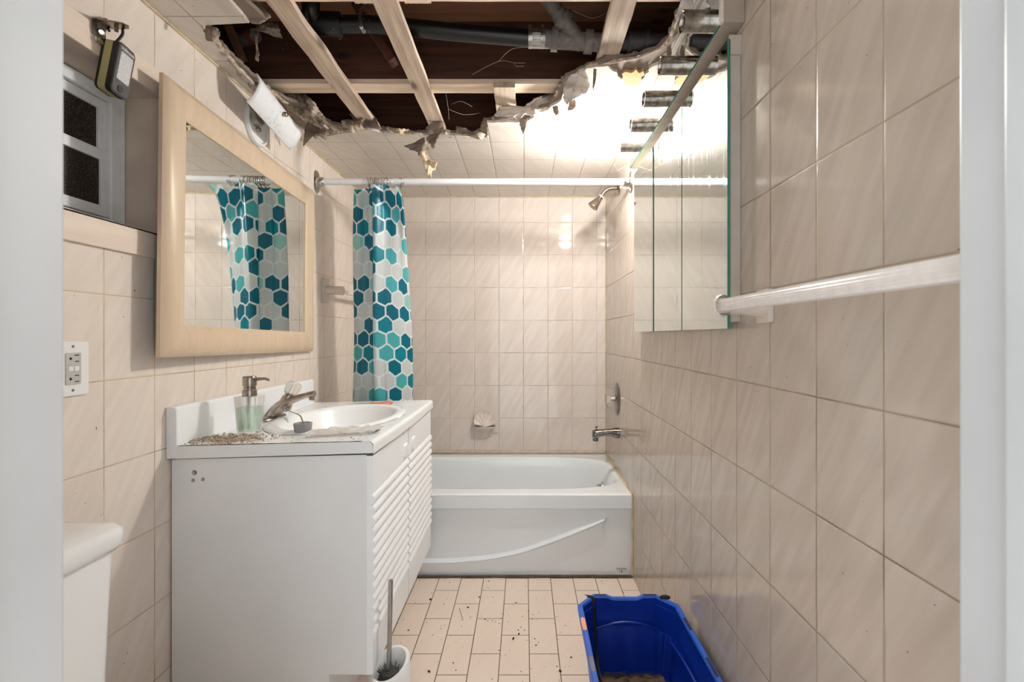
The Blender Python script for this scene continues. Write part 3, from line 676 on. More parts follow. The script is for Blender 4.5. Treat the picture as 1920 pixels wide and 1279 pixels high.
lathe(bm, [(0, .010), (.02, .010), (.034, .006), (.037, 0), (.037, -.004)], (ox, 2.575, H-.838), (-1, 0, .18), 28); obj('overflow_plate', bm, 'chrome', tub, smooth=True)
bm = BM(); box(bm, (ox-.022, 2.569, H-.85), (ox-.006, 2.581, H-.815)); obj('overflow_lever', bm, 'chrome', tub, bev=.003)
mk = text('maker_mark', 'CRANE', .0125, 'grey_mark', tub, Matrix.Translation((.4545, ty0+.0165, H-1.0955)) @ Matrix.Rotation(R(90), 4, 'X'), spacing=1.25)
bm = BM(); lathe(bm, [(0, .0006), (.0035, .0006), (.0035, 0)], (.4545, ty0+.0175, H-1.107), (0, -1, 0), 10); obj('maker_crest', bm, 'grey_mark', tub)

# shower rod + rings + curtain ---------------------------------------
ry, rz = 2.215, H+.729
rod = thing('curtain_rod', 'white shower curtain rod spanning wall to wall', 'curtain rod', (-.24, ry, rz))
bm = BM(); tube(bm, [(XL+.02, ry, rz), (XR-.016, ry, rz)], .0150, 20); obj('rod_tube', bm, 'rod_white', rod, smooth=True)
for sx, x in ((1, XL+.0005), (-1, XR-.0005)):
    bm = BM(); lathe(bm, [(0, .012), (.018, .011), (.03, .006), (.034, 0)], (x, ry, rz-.002), (sx, 0, 0), 28, sx=.8, sy=1.6, up=(0, 1, 0)) if False else None
    a = rrect(ry-.027, rz-.054, ry+.027, rz+.054, .0265, 8)
    prism(bm, [a], lambda p, q: Vector((x, p, q)), lambda p, q: Vector((x+sx*.005, ry+(p-ry)*.86, rz+(q-rz)*.93)))
    lathe(bm, [(.0225, .004), (.0215, .03), (.0185, .034), (.016, .036)], (x, ry, rz), (sx, 0, 0), 20)
    obj('rod_flange', bm, 'chrome', rod, smooth=True)
# curtain path: control (x,y) at top and at bottom
tz1, tz0 = H+.700, H-.74
cp_t = [(-.625, 2.262), (-.70, 2.285), (-.79, 2.278), (-.812, 2.232), (-.775, 2.196), (-.745, 2.215), (-.715, 2.19), (-.692, 2.208), (-.676, 2.250), (-.700, 2.262), (-.716, 2.205), (-.698, 2.145), (-.650, 2.150), (-.60, 2.14), (-.555, 2.07)]
cp_b = [(-.60, 2.300), (-.70, 2.318), (-.80, 2.310), (-.838, 2.262), (-.80, 2.235), (-.765, 2.248), (-.725, 2.232), (-.69, 2.248), (-.668, 2.275), (-.695, 2.295), (-.715, 2.26), (-.69, 2.205), (-.64, 2.235), (-.60, 2.30), (-.562, 2.385)]
st = smooth_path([(x, y, 0) for x, y in cp_t], 14); sb = smooth_path([(x, y, 0) for x, y in cp_b], 14)
us = [0]
for i in range(1, len(sb)): us.append(us[-1]+((sb[i]-sb[i-1]).length+(st[i]-st[i-1]).length)/2)
NU = len(sb)-1
def cur_f(a, b):
    i = round(a*NU); a_ = st[i]; c_ = sb[i]; t_ = i/NU; kk = b**(.9 if t_ < .8 else .9-.5*(t_-.8)/.2)
    p = Vector((a_.x+(c_.x-a_.x)*b**.9, a_.y+(c_.y-a_.y)*kk, 0))
    w = .006*math.sin(us[i]*60+b*3)*(1-b)+(.010 if t_ < .84 else .004)*math.sin(us[i]*48+b*2.5)
    top = tz1 - .012*abs(math.sin(us[i]*38))-(.028*max(0, (i/NU-.86)/.14) if i/NU > .86 else 0)
    return Vector((p.x+.004*math.sin(b*9+us[i]*12), p.y+w+.006*math.sin(b*7+us[i]*20), top+(tz0-top)*b))
bm = BM()
grid(bm, NU, 70, cur_f, uv=lambda a, b: (us[round(a*NU)]+.012, (1-b)*(tz1-tz0)))
tag(obj('shower_curtain', bm, 'hex', smooth=180), 'translucent shower curtain with teal and aqua hexagons bunched at the left', 'curtain')
def ring(x, tilt, lean):
    bm = BM(); pts = []
    for k in range(0, 21):
        a = R(-60+300*k/20); pts.append(Vector((0, math.cos(a)*.0205, math.sin(a)*.0205)))
    pts += [Vector((0, .004, -.032)), Vector((0, .0, -.045)), Vector((0, -.006, -.040))]
    tube(bm, pts, .0017, 6); sphere(bm, pts[0], .0026, 8)
    return bm
rx = [-.742, -.733, -.722, -.714, -.706, -.698, -.682, -.672, -.655, -.640, -.594, -.582]
r0 = tag(obj('curtain_ring', ring(0, 0, 0), 'nickel', smooth=True), None, 'curtain ring', 'wire curtain rings on the shower rod')
names = ['leftmost']+['']*11
for i, x in enumerate(rx):
    o = r0 if i == 0 else r0.copy()
    if i: COL.objects.link(o)
    o.location = (x, ry, rz-.002); o.rotation_euler = (0, R((i*37 % 24)-12), R(20+(i*53 % 50)))
    o['label'] = 'wire curtain ring in the tangled bunch over the left part of the curtain' if i < 10 else ('left one of the two wire curtain rings standing apart on the right', 'rightmost wire curtain ring, at the loose corner of the curtain')[i-10]
    o['category'] = 'curtain ring'; o['group'] = 'wire curtain rings on the shower rod'

# shower fixtures ------------------------------------------------------
sh = thing('wall_shower', 'brushed shower head on a bent arm from the right wall', 'shower head', (XR, 2.50, H+.79))
yS = 2.50; A0 = Vector((XR-.001, yS, H+.789))
bm = BM(); tube(bm, smooth_path([A0, P(1150, 353, yS), P(1142, 354, yS), P(1134, 359, yS), P(1129, 366, yS), P(1126, 370, yS)], 5), .0105, 14); obj('arm', bm, 'nickel', sh, smooth=True)
bm = BM(); lathe(bm, [(.034, 0), (.034, .004), (.022, .012), (.012, .014)], (XR-.0005, yS, H+.789), (-1, 0, 0), 26); obj('flange', bm, 'nickel', sh, smooth=True)
bm = BM(); d = (P(1111, 388, yS)-P(1127, 369, yS)); L = d.length
lathe(bm, [(.008, -.006), (.014, -.002), (.014, .008), (.011, .010), (.015, .016), (.027, L-.008), (.029, L-.004), (.029, L), (.026, L+.001), (.0, L-.001)], P(1127, 369, yS), d, 26); obj('head', bm, 'nickel', sh, smooth=30)
bm = BM(); lathe(bm, [(.0, -.002), (.013, -.004), (.0145, 0), (.013, .008)], P(1127, 369, yS), d, 20); obj('swivel_collar', bm, 'white_plastic', sh, smooth=True)
vz = Vector((XR-.0005, 2.56, H-.344))
vl = thing('shower_valve', 'chrome valve plate with clear knob on the right wall above the spout', 'valve', vz)
bm = BM(); lathe(bm, [(0, .014), (.02, .013), (.055, .009), (.078, .004), (.084, 0)], vz, (-1, 0, 0), 36, sx=1, sy=1.08); obj('escutcheon', bm, 'dark_chrome', vl, smooth=True)
bm = BM(); lathe(bm, [(.013, .01), (.013, .035), (.010, .036)], vz, (-1, 0, 0), 20); obj('stem', bm, 'chrome', vl, smooth=True)
bm = BM(); lathe(bm, [(.008, .03), (.015, .034), (.026, .046), (.029, .056), (.027, .062), (0, .06)], vz, (-1, 0, 0), 12); tube(bm, [vz+Vector((-.052, 0, -.015)), vz+Vector((-.05, 0, -.042))], .007, 10); obj('knob', bm, 'clear', vl, smooth=30)
sz = Vector((XR-.0005, 2.50, H-.518))
sp = thing('tub_spout', 'chrome tub spout with diverter pin low on the right wall', 'spout', sz)
bm = BM(); pr = []
prof = [(0, .028, .026, 0), (.02, .028, .026, 0), (.04, .022, .023, .002), (.075, .019, .022, .003), (.10, .020, .023, .000), (.125, .024, .024, -.006), (.138, .027, .024, -.010), (.143, .020, .018, -.008)]
for dx, rz_, ryy, dz in prof:
    pr.append([bm.verts.new(sz+Vector((-dx, math.cos(2*PI*k/20)*ryy, math.sin(2*PI*k/20)*rz_+dz))) for k in range(20)])
for A, B in zip(pr[:-1], pr[1:]):
    for k in range(20): bm.faces.new([A[k], A[(k+1) % 20], B[(k+1) % 20], B[k]])
bm.faces.new(pr[0]); bm.faces.new(pr[-1][::-1])
tube(bm, [sz+Vector((-.125, 0, -.01)), sz+Vector((-.127, 0, -.042))], .0155, 16)
obj('spout_body', bm, 'dark_chrome', sp, smooth=50)
bm = BM(); lathe(bm, [(.003, 0), (.003, .012), (.0075, .014), (.0075, .02), (0, .021)], sz+Vector((-.122, 0, .016)), (0, 0, 1), 14); obj('diverter_pin', bm, 'dark_chrome', sp, smooth=30)
# shell soap dish
sc = Vector(((912-VX)*YB/F, YB-.0005, H-.524))
sd = thing('soap_dish', 'scallop-shell ceramic soap dish on the back wall', 'soap dish', sc)
bm = BM(); prism(bm, [rrect(sc.x-.078, sc.z-.078, sc.x+.078, sc.z+.077, .004, 2)], lambda a, b: Vector((a, YB-.0005, b)), lambda a, b: Vector((a, YB-.007, b))); obj('back_tile', bm, 'ceramic', sd, bev=.002)
def shell(a, b):
    th = R(-22+224*a); lob = 1+.045*abs(math.sin(a*PI*7))
    ox_, oz2 = math.cos(th)*.068*lob, math.sin(th)*.062*lob+.002
    x = ox_*b; z = -.034+(oz2+.034)*b
    out = .012+.044*max(0, min(1, (.06-z)/.095))**1.3
    depth = out-.016*math.sin(PI*b)**.8+.0045*abs(math.sin(a*PI*7))*b*(1 if b < .9 else .6)-.002
    return Vector((sc.x+x-.006, YB-depth, sc.z+z))
bm = BM(); grid(bm, 70, 14, shell); o = obj('shell_bowl', bm, 'ceramic', sd, smooth=70); md = o.modifiers.new('t', 'SOLIDIFY'); md.thickness = .005
bm = BM()
def under(a, b):
    t = R(180+180*a); x = math.cos(t)*.062*(1-b*.45); z = -.034-.034*math.sin(b*PI/2)*abs(math.sin(PI*a))**.5
    return Vector((sc.x+x-.006, YB-.006-.051*math.sin(PI*a)**.25*(1-b*.6), sc.z+z))
grid(bm, 30, 8, under); o = obj('shell_underside', bm, 'ceramic', sd, smooth=70); md = o.modifiers.new('t', 'SOLIDIFY'); md.thickness = .004
# towel bar on left wall behind the curtain
tb = thing('towel_bar', 'beige ceramic towel bar on the left wall beside the curtain', 'towel bar', (XL, 2.3, H+.22))
for yy in (2.30, 2.84):
    bm = BM(); prism(bm, [rrect(yy-.028, H+.165, yy+.028, H+.282, .006, 3)], lambda a, b: Vector((XL+.0005, a, b)), lambda a, b: Vector((XL+.014, a, b)))
    tube(bm, [(XL+.01, yy, H+.224), (XL+.05, yy, H+.224), (XL+.095, yy, H+.222)], [.022, .0205, .022], 16); obj('post', bm, 'ceramic', tb, smooth=40, bev=.002)
bm = BM(); box(bm, (XL+.066, 2.315, H+.213), (XL+.083, 2.83, H+.230)); obj('bar', bm, 'bar_white', tb, bev=.002)
# white bar on the right wall
tb2 = thing('towel_bar', 'white fluted towel bar on the right wall running toward the doorway', 'towel bar', (XR, .7, H+.06))
bx, bz, by1 = .410, H+.063, .972
bm = BM()
prof = []
for k in range(40):
    a = 2*PI*k/40; c_, s__ = math.cos(a), math.sin(a); m_ = max(abs(c_), abs(s__)); rr = .0122/m_**.75*(1+(.045 if k % 2 else -.03)); prof.append((c_*rr, s__*rr))
prv = None
for yy in [by1+.002-(by1-.405)*k/12 for k in range(13)]:
    r = [bm.verts.new((bx+a, yy, bz+b)) for a, b in prof]
    if prv:
        for k in range(40): bm.faces.new([prv[k], prv[(k+1) % 40], r[(k+1) % 40], r[k]])
    else: bm.faces.new(r)
    prv = r
bm.faces.new(prv[::-1]); obj('fluted_bar', bm, 'bar_white', tb2)
bm = BM(); a = rrect(by1-.024, bz-.036, by1+.026, bz+.034, .004, 2)
prism(bm, [a], lambda p, q: Vector((XR-.0005, p, q)), lambda p, q: Vector((XR-.012, p, q)))
obj('wall_plate', bm, 'ceramic', tb2, bev=.0015)
bm = BM(); tube(bm, [(XR-.01, by1, bz-.002), (XR-.05, by1+.004, bz-.002), (bx+.012, by1+.006, bz), (bx-.005, by1+.008, bz)], [.024, .017, .0175, .019], 18); obj('post', bm, 'ceramic', tb2, smooth=50)
bm = BM(); lathe(bm, [(.0205, -.006), (.0225, .0), (.0205, .008), (.0165, .009)], (bx, by1-.002, bz), (0, 1, 0), 22, sx=.9, sy=1.05); obj('socket_collar', bm, 'bar_white', tb2, smooth=True)

# ================================================================== MIRROR CABINET + LIGHT BAR
cb = thing('medicine_cabinet', 'three-door mirrored medicine cabinet on the right wall under the light bar', 'cabinet', (XR, 1.54, H+.03))
bm = BM(); box(bm, (.478, 1.093, H+.033), (XR-.0005, 1.998, H+.683)); obj('body', bm, 'cab_body', cb, bev=.001)
bm = BM(); box(bm, (.476, 1.088, H+.655), (XR-.0005, 1.0925, H+.70)); obj('corner_block', bm, 'cab_body', cb)
ds = [(1.088, 1.400, .4705), (1.406, 1.708, .4700), (1.7105, 2.002, .4672)]
for i, (a, b, dx_) in enumerate(ds):
    bm = BM(); box(bm, (dx_, a, H+.017), (.4775, b, H+.690)); fs = [f for f in bm.faces]
    for f in bm.faces:
        f.normal_update(); f.material_index = 0 if f.calc_center_median().x < dx_+.001 else 1
    obj('mirror_door', bm, ['mirror_dusty', 'green_edge'], cb)
lb = thing('vanity_light_bar', 'mirrored vanity light bar with five chrome sockets above the medicine cabinet', 'light bar', (XR, 1.545, H+.72))
bm = BM(); box(bm, (.456, 1.072, H+.7195), (XR-.0005, 2.018, H+.852)); obj('housing', bm, 'housing', lb, bev=.0015)
bm = BM(); box(bm, (.4515, 1.078, H+.7215), (.4558, 2.016, H+.849))
for f in bm.faces: f.material_index = 0 if f.calc_center_median().x < .4517 else 1
obj('mirror_strip', bm, ['mirror_dusty', 'green_edge'], lb)
bm = BM(); box(bm, (.4490, 1.0725, H+.7195), (.4562, 1.085, H+.852)); obj('end_cap', bm, 'drywall_white', lb, bev=.001)
ys = [1.165, 1.355, 1.545, 1.735, 1.925]; zsock = H+.782
for y in ys:
    bm = BM(); lathe(bm, [(.0, .002), (.0205, .002), (.0205, .056), (.0225, .060), (.0255, .060), (.0255, 0)], (.4512, y, zsock), (-1, 0, 0), 28); so = obj('socket', bm, 'oldchrome', lb, smooth=30)
    if y != ys[-1]:
        bm = BM(); lathe(bm, [(0, .018), (.0185, .018), (.0185, .050), (.0165, .050), (.0165, .02)], (.4512, y, zsock), (-1, 0, 0), 20); o = obj('socket_liner', bm, 'dark', so, smooth=30); o.matrix_parent_inverse = Matrix.Translation(-lb.location) if False else Matrix()
        o.matrix_parent_inverse = Matrix()
bb = thing('light_bulb', 'lit round globe bulb in the farthest socket of the light bar', 'light bulb', (.345, 1.925, zsock))
bm = BM(); sphere(bm, (.345, 1.925, zsock), .046, 28); obj('glass_globe', bm, 'bulb', bb, smooth=180)
bm = BM(); tube(bm, [(.386, 1.925, zsock), (.402, 1.925, zsock)], [.021, .0145], 18); obj('bulb_cap', bm, 'galv', bb, smooth=True)

# ================================================================== LEFT WALL MIRROR
fm = thing('framed_mirror', 'wall mirror in a wide light maple frame hanging crooked over the vanity', 'mirror', (-.96, 1.63, H+.3))
W2, H2, bw = .944, .737, .086
prof = [(0, .000), (0, .010), (.005, .015), (.022, .024), (.040, .027), (.060, .025), (.077, .018), (.086, .012), (.086, .004)]   # (inset, height)
bm = BM(); rings = []
cors = [(-W2/2, -H2/2), (W2/2, -H2/2), (W2/2, H2/2), (-W2/2, H2/2)]; sg = [(1, 1), (-1, 1), (-1, -1), (1, -1)]
Mx = Matrix.Translation((-.9635, 1.676, H+.3055)) @ Matrix.Rotation(R(2.25), 4, 'Z') @ Matrix.Rotation(R(-.9), 4, 'X')
for ins, ht in prof: rings.append([bm.verts.new(Mx @ Vector((ht, c[0]+g_[0]*ins, c[1]+g_[1]*ins))) for c, g_ in zip(cors, sg)])
for A, B in zip(rings[:-1], rings[1:]):
    for k in range(4): bm.faces.new([A[k], A[(k+1) % 4], B[(k+1) % 4], B[k]])
obj('frame', bm, 'maple', fm, smooth=32)
bm = BM(); q = bw-.002
vs = [bm.verts.new(Mx @ Vector((.009, c[0]+g_[0]*q, c[1]+g_[1]*q))) for c, g_ in zip(cors, sg)]; vs2 = [bm.verts.new(Mx @ Vector((.005, c[0]+g_[0]*q, c[1]+g_[1]*q))) for c, g_ in zip(cors, sg)]
bm.faces.new(vs); bm.faces.new(vs2[::-1])
for k in range(4): bm.faces.new([vs[k], vs[(k+1) % 4], vs2[(k+1) % 4], vs2[k]])
obj('mirror_glass', bm, 'mirror', fm)
bm = BM(); box(bm, (.0004, -W2/2+.02, -H2/2+.02), (.0045, W2/2-.02, H2/2-.02), mat=Mx); obj('backing_board', bm, 'dark', fm)

# ================================================================== SCONCE
sn = thing('wall_sconce', 'broken wall sconce with tilted floral frosted glass shade near the ceiling', 'wall lamp', (XL, 1.72, H+.77))
pc = Vector((XL+.0005, 1.715, H+.775))
bm = BM(); lathe(bm, [(.080, 0), (.080, .006), (.075, .014), (.069, .014), (.066, .006), (.0, .005)], pc, (1, 0, 0), 40, sx=.9, sy=1.0); obj('back_plate', bm, 'white_plastic', sn, smooth=30)
bm = BM(); lathe(bm, [(.044, .006), (.043, .018), (.036, .026), (.0, .030)], pc+Vector((0, -.018, .030)), (1, 0, 0), 30); obj('lamp_cup', bm, 'galv', sn, smooth=30)
bm = BM(); lathe(bm, [(.008, .005), (.008, .02), (0, .021)], pc+Vector((0, -.005, -.022)), (1, 0, 0), 6); obj('mounting_nut', bm, 'galv', sn)
bm = BM(); tube(bm, [pc+Vector((.02, .02, .02)), pc+Vector((.10, .02, .045))], .004, 8); obj('support_rod', bm, 'galv', sn, smooth=True)
sec = smooth_path([(-.912, 0, .767), (-.892, 0, .785), (-.876, 0, .812), (-.868, 0, .838), (-.878, 0, .862)], 5)
def shade(a, b):
    i = a*(len(sec)-1); p = sec[round(i)]
    yy = 1.535+.285*b; kk = 1-.10*b
    return Vector((p.x, yy, H+.767+(p.z-.767)*kk-.045*b))
bm = BM(); grid(bm, len(sec)-1, 14, shade, uv=lambda a, b: (a*.11, b*.28)); o = obj('glass_shade', bm, 'shade', sn, smooth=180); md = o.modifiers.new('t', 'SOLIDIFY'); md.thickness = .004
bm = BM(); kp = Vector((-.872, 1.69, H+.800)); lathe(bm, [(.006, 0), (.006, .006), (.009, .008), (.007, .016), (0, .018)], kp, (1, -.1, -.1), 14); obj('finial', bm, 'nickel', sn, smooth=True)

# ================================================================== WORK LIGHT + BRACKET
br = thing('latch_bracket', 'battered chrome latch bracket screwed to the wall above the window', 'bracket', (XL, 1.08, H+.72))
def BP(px, py, x=XL+.008): return P(px, py, x*F/(px-VX))
pts = [(172, 33), (200, 34), (204, 40), (198, 62), (199, 74), (190, 80), (182, 70), (174, 64), (172, 50)]
bm = BM(); A = [bm.verts.new(BP(x, y, XL+.010)) for x, y in pts]; B = [bm.verts.new(BP(x, y, XL+.0065)) for x, y in pts]
bm.faces.new(A); bm.faces.new(B[::-1])
for k in range(len(A)): bm.faces.new([A[k], A[(k+1) % len(A)], B[(k+1) % len(A)], B[k]])
obj('plate', bm, 'oldchrome', br, bev=.001)
bm = BM(); tube(bm, [BP(190, 60, XL+.010), BP(190, 60, XL+.016)], [.007, .005], 14); obj('screw', bm, 'chrome', br, smooth=True)
bm = BM(); p0 = BP(185, 36, XL+.01)
prism(bm, [[(0, 0), (.052, .006), (.060, .016), (.052, .026), (0, .036)]], lambda a, b: Vector((p0.x+a, p0.y-.005+b, p0.z-a*.12)), lambda a, b: Vector((p0.x+a, p0.y-.005+b, p0.z-a*.12-.003)))
tube(bm, [(p0.x+.03, p0.y+.012, p0.z-.004), (p0.x+.03, p0.y+.012, p0.z-.020)], .004, 10)
obj('latch_arm', bm, 'oldchrome', br)
bm = BM(); q0 = BP(180, 70, XL+.01); q1 = BP(196, 80, XL+.014)
box(bm, (q0.x, q0.y-.004, q0.z-.010), (q0.x+.006, q0.y+.02, q0.z)); obj('strike_tab', bm, 'chrome', br, bev=.001)
# light: local axes  n = face normal, u = width, w = height
wl = thing('work_light', 'black and yellow hand work light hanging from its hook on the chrome bracket', 'work light', P(215, 130, 1.12))
# face corners in photo: TL(231,78) TR(254,105) BR(236,185) BL(207,168)
dW = 1.085
TL, TR, BL = P(226, 76, dW), P(256, 104, dW+.055), P(208, 167, dW-.005)
u_ = (TR-TL); w_ = (BL-TL); Wd = .066; Hd = .120
w_n = w_.normalized(); u_n = (u_-w_n*u_.dot(w_n)).normalized(); n_ = u_n.cross(w_n).normalized()
if n_.x < 0: n_ = -n_
Hd = w_.length; Wd = max(.055, u_.length)
C0 = (TL+TR+BL+(TR+BL-TL))/4
def WL(a, b, c): return C0+u_n*a+w_n*b+n_*c
o1 = rrect(-Wd/2, -Hd/2, Wd/2, Hd/2, .010, 5)
T = .030
def layer(name, c0_, c1_, ins0, ins1, m):
    bm = BM(); s0 = 1-ins0; s1 = 1-ins1
    prism(bm, [o1], lambda a, b: WL(a*s0, b*s0, c0_), lambda a, b: WL(a*s1, b*s1, c1_)); return obj(name, bm, m, wl)
layer('back_shell', -T-.006, -T, .0, -.01, 'black_plastic'); layer('rubber_band', -T, -.014, -.01, -.01, 'olive'); layer('front_shell', -.014, -.002, -.02, -.01, 'black_plastic'); fp = layer('face_plate', -.002, 0, .02, .05, 'charcoal')
bm = BM(); lens = rrect(-Wd*.36, -Hd*.34, Wd*.36, Hd*.22, .003, 2); prism(bm, [lens], lambda a, b: WL(a, b, -.0005), lambda a, b: WL(a, b, .0012)); ln = obj('led_panel', bm, 'led', wl)
bm = BM()
for i in range(6):
    for j in range(4): sphere(bm, WL(-Wd*.28+Wd*.19*j, -Hd*.30+Hd*.095*i, .0012), .0016, 6)
obj('led_dots', bm, 'white_plastic', ln).matrix_parent_inverse = Matrix()
bm = BM(); lathe(bm, [(.0085, 0), (.0085, .002), (0, .002)], WL(-.002, Hd*.37, -.0005), n_, 20); obj('switch_button', bm, 'black_plastic', wl, smooth=30)
mw = Matrix((( u_n.x, -w_n.x, n_.x, 0), (u_n.y, -w_n.y, n_.y, 0), (u_n.z, -w_n.z, n_.z, 0), (0, 0, 0, 1)))
mw = Matrix.Translation(WL(0, -Hd*.41, .0006)) @ mw
tx = text('lettering', 'voltcom', .013, 'white_plastic', wl, mw)
tx.matrix_parent_inverse = Matrix.Translation(-wl.location)
hk = [WL(-Wd*.30, -Hd/2, -.016), P(229, 66, 1.10), P(230, 56, 1.10), P(225, 46, 1.10), P(216, 43, 1.10), P(206, 45, 1.10), P(202, 52, 1.10), P(205, 58, 1.10)]
bm = BM(); tube(bm, smooth_path(hk, 6), .0030, 10); obj('hook', bm, 'black_plastic', wl, smooth=True)

# ================================================================== OUTLET
oy1 = 1.053; oz0, oz1 = H-.130, H-.012
ot = thing('power_outlet', 'white GFCI outlet plate on the left wall near the doorway', 'outlet', (XL, 1.015, H-.07))
bm = BM(); prism(bm, [rrect(oy1-.074, oz0, oy1, oz1, .003, 3)], lambda a, b: Vector((XL+.0005, a, b)), lambda a, b: Vector((XL+.0055, a, b))); obj('cover_plate', bm, 'white_plastic', ot, bev=.0012)
oc = oy1-.037; om = (oz0+oz1)/2
bm = BM(); prism(bm, [rrect(oc-.017, om-.0345, oc+.017, om+.0345, .003, 3)], lambda a, b: Vector((XL+.005, a, b)), lambda a, b: Vector((XL+.0075, a, b))); rc = obj('receptacle', bm, 'grey_plastic', ot, bev=.0008)
for dz in (.022, -.022):
    bm = BM()
    box(bm, (XL+.0070, oc+.002, om+dz+.006), (XL+.0078, oc+.012, om+dz+.008)); box(bm, (XL+.0070, oc+.003, om+dz-.0075), (XL+.0078, oc+.012, om+dz-.0055))
    lathe(bm, [(.0028, 0), (.0028, .0009), (0, .0009)], (XL+.0070, oc-.007, om+dz), (1, 0, 0), 12)
    obj('socket_slots', bm, 'dark', rc)
bm = BM()
for dy in (-.012, .001): box(bm, (XL+.0073, oc+dy, om-.005), (XL+.0087, oc+dy+.0105, om+.005))
o = obj('test_buttons', bm, 'white_plastic', rc, bev=.0004); o.matrix_parent_inverse = Matrix()
for zz in (oz0+.012, oz1-.011):
    bm = BM(); lathe(bm, [(.0032, 0), (.0028, .0009), (0, .001)], (XL+.0054, oc, zz), (1, 0, 0), 12); obj('screw', bm, 'nickel', ot, smooth=True)

# ================================================================== TOILET
tl = thing('toilet', 'white toilet against the left wall behind the door jamb', 'toilet', (-.88, .72, 0))
tyc = .748
def tankring(z, x1, hw, r=.028):
    return [(x, y, z) for x, y in rrect(XL+.012, tyc-hw, x1, tyc+hw, r, 6)]
def loft(bm, rings, cap0=True, cap1=True, mi=0):
    R_ = [[bm.verts.new(p) for p in r] for r in rings]; n = len(R_[0])
    for A, B in zip(R_[:-1], R_[1:]):
        for k in range(n): f = bm.faces.new([A[k], A[(k+1) % n], B[(k+1) % n], B[k]]); f.material_index = mi
    if cap0: bm.faces.new(R_[0]).material_index = mi
    if cap1: bm.faces.new(R_[-1][::-1]).material_index = mi
    return R_
bm = BM(); loft(bm, [tankring(.37, -.80, .150), tankring(.40, -.795, .158), tankring(.48, -.800, .163), tankring(.60, -.807, .178), tankring(.705, -.812, .192)]); obj('tank', bm, 'porcelain', tl, smooth=45)
bm = BM(); loft(bm, [tankring(.7055, -.806, .197, .03), tankring(.715, -.800, .205, .032), tankring(.735, -.7985, .207, .034), tankring(.745, -.800, .205, .034), tankring(.7525, -.808, .196, .034), tankring(.757, -.825, .175, .03)]); obj('tank_lid', bm, 'porcelain', tl, smooth=60)
bm = BM(); tube(bm, [(-.812, tyc-.13, .66), (-.79, tyc-.13, .66)], .012, 14); tube(bm, [(-.792, tyc-.135, .66), (-.785, tyc-.07, .652)], .006, 10); obj('flush_lever', bm, 'chrome', tl, smooth=True)
def ov(cx, rx_, ry_, z, n=32, back=.0): return [(cx+math.cos(2*PI*k/n)*rx_*(1 if math.cos(2*PI*k/n) > 0 else .8), tyc+math.sin(2*PI*k/n)*ry_, z) for k in range(n)]
bm = BM(); loft(bm, [ov(-.60, .20, .105, 0), ov(-.60, .20, .10, .03), ov(-.61, .16, .085, .12), ov(-.58, .17, .10, .22), ov(-.53, .22, .155, .33), ov(-.51, .25, .178, .38), ov(-.51, .25, .18, .395), ov(-.51, .20, .14, .396), ov(-.51, .17, .12, .33), ov(-.52, .08, .06, .24)], cap1=True)
box(bm, (-.97, tyc-.10, .28), (-.68, tyc+.10, .392)); obj('bowl', bm, 'porcelain', tl, smooth=50)
bm = BM(); loft(bm, [ov(-.51, .252, .182, .398), ov(-.51, .256, .186, .404), ov(-.51, .25, .18, .414), ov(-.51, .18, .12, .414), ov(-.51, .176, .116, .399)], cap0=False, cap1=False); obj('seat', bm, 'white_plastic', tl, smooth=50)
bm = BM(); loft(bm, [ov(-.51, .254, .184, .4155), ov(-.51, .256, .186, .422), ov(-.51, .24, .17, .430)]); obj('seat_cover', bm, 'white_plastic', tl, smooth=50)

# ================================================================== VANITY
vy0, vy1 = 1.30, 2.10
vx1 = -.440; vb = H-.940          # cabinet front plane, bottom of doors
def ctop(x): return H-.303+(x-XL)/.568*.013
vt = H-.337
vn = thing('vanity_cabinet', 'white vanity cabinet with two louvred doors and three holes in its side', 'cabinet', (-.7, 1.7, 0))
side = [(XL+.006, 0), (-.543, 0), (-.543, vb), (vx1, vb), (vx1, vt+.007), (XL+.006, vt-.006)]
hs = []
for px, py, r in ((364, 886.5, .0075), (361.5, 901, .0055), (380, 899, .0055)):
    cx = (px-VX)*vy0/F; cz_ = H+(VY-py)*vy0/F; hs.append([(cx+math.cos(-2*PI*k/14)*r, cz_+math.sin(-2*PI*k/14)*r) for k in range(14)])
bm = BM(); prism(bm, [side]+hs, lambda a, b: Vector((a, vy0, b)), lambda a, b: Vector((a, vy0+.016, b))); obj('side_panel', bm, 'side_lam', vn)
bm = BM(); prism(bm, [side], lambda a, b: Vector((a, vy1-.016, b)), lambda a, b: Vector((a, vy1, b))); obj('side_panel', bm, 'side_lam', vn)
bm = BM(); box(bm, (-.559, vy0+.016, 0), (-.543, vy1-.016, vb)); obj('toe_board', bm, 'side_lam', vn)
bm = BM(); box(bm, (XL+.006, vy0+.0165, vb), (vx1-.001, vy1-.0165, vb+.014)); obj('bottom_panel', bm, 'side_lam', vn)
bm = BM(); box(bm, (vx1-.016, vy0-.0005, vb), (vx1+.0005, vy0+.04, vt+.005)); box(bm, (vx1-.016, vy1-.04, vb), (vx1+.0005, vy1+.0005, vt+.005)); box(bm, (vx1-.016, vy0+.04, vt-.03), (vx1+.0005, vy1-.04, vt+.005)); obj('face_frame', bm, 'side_lam', vn)
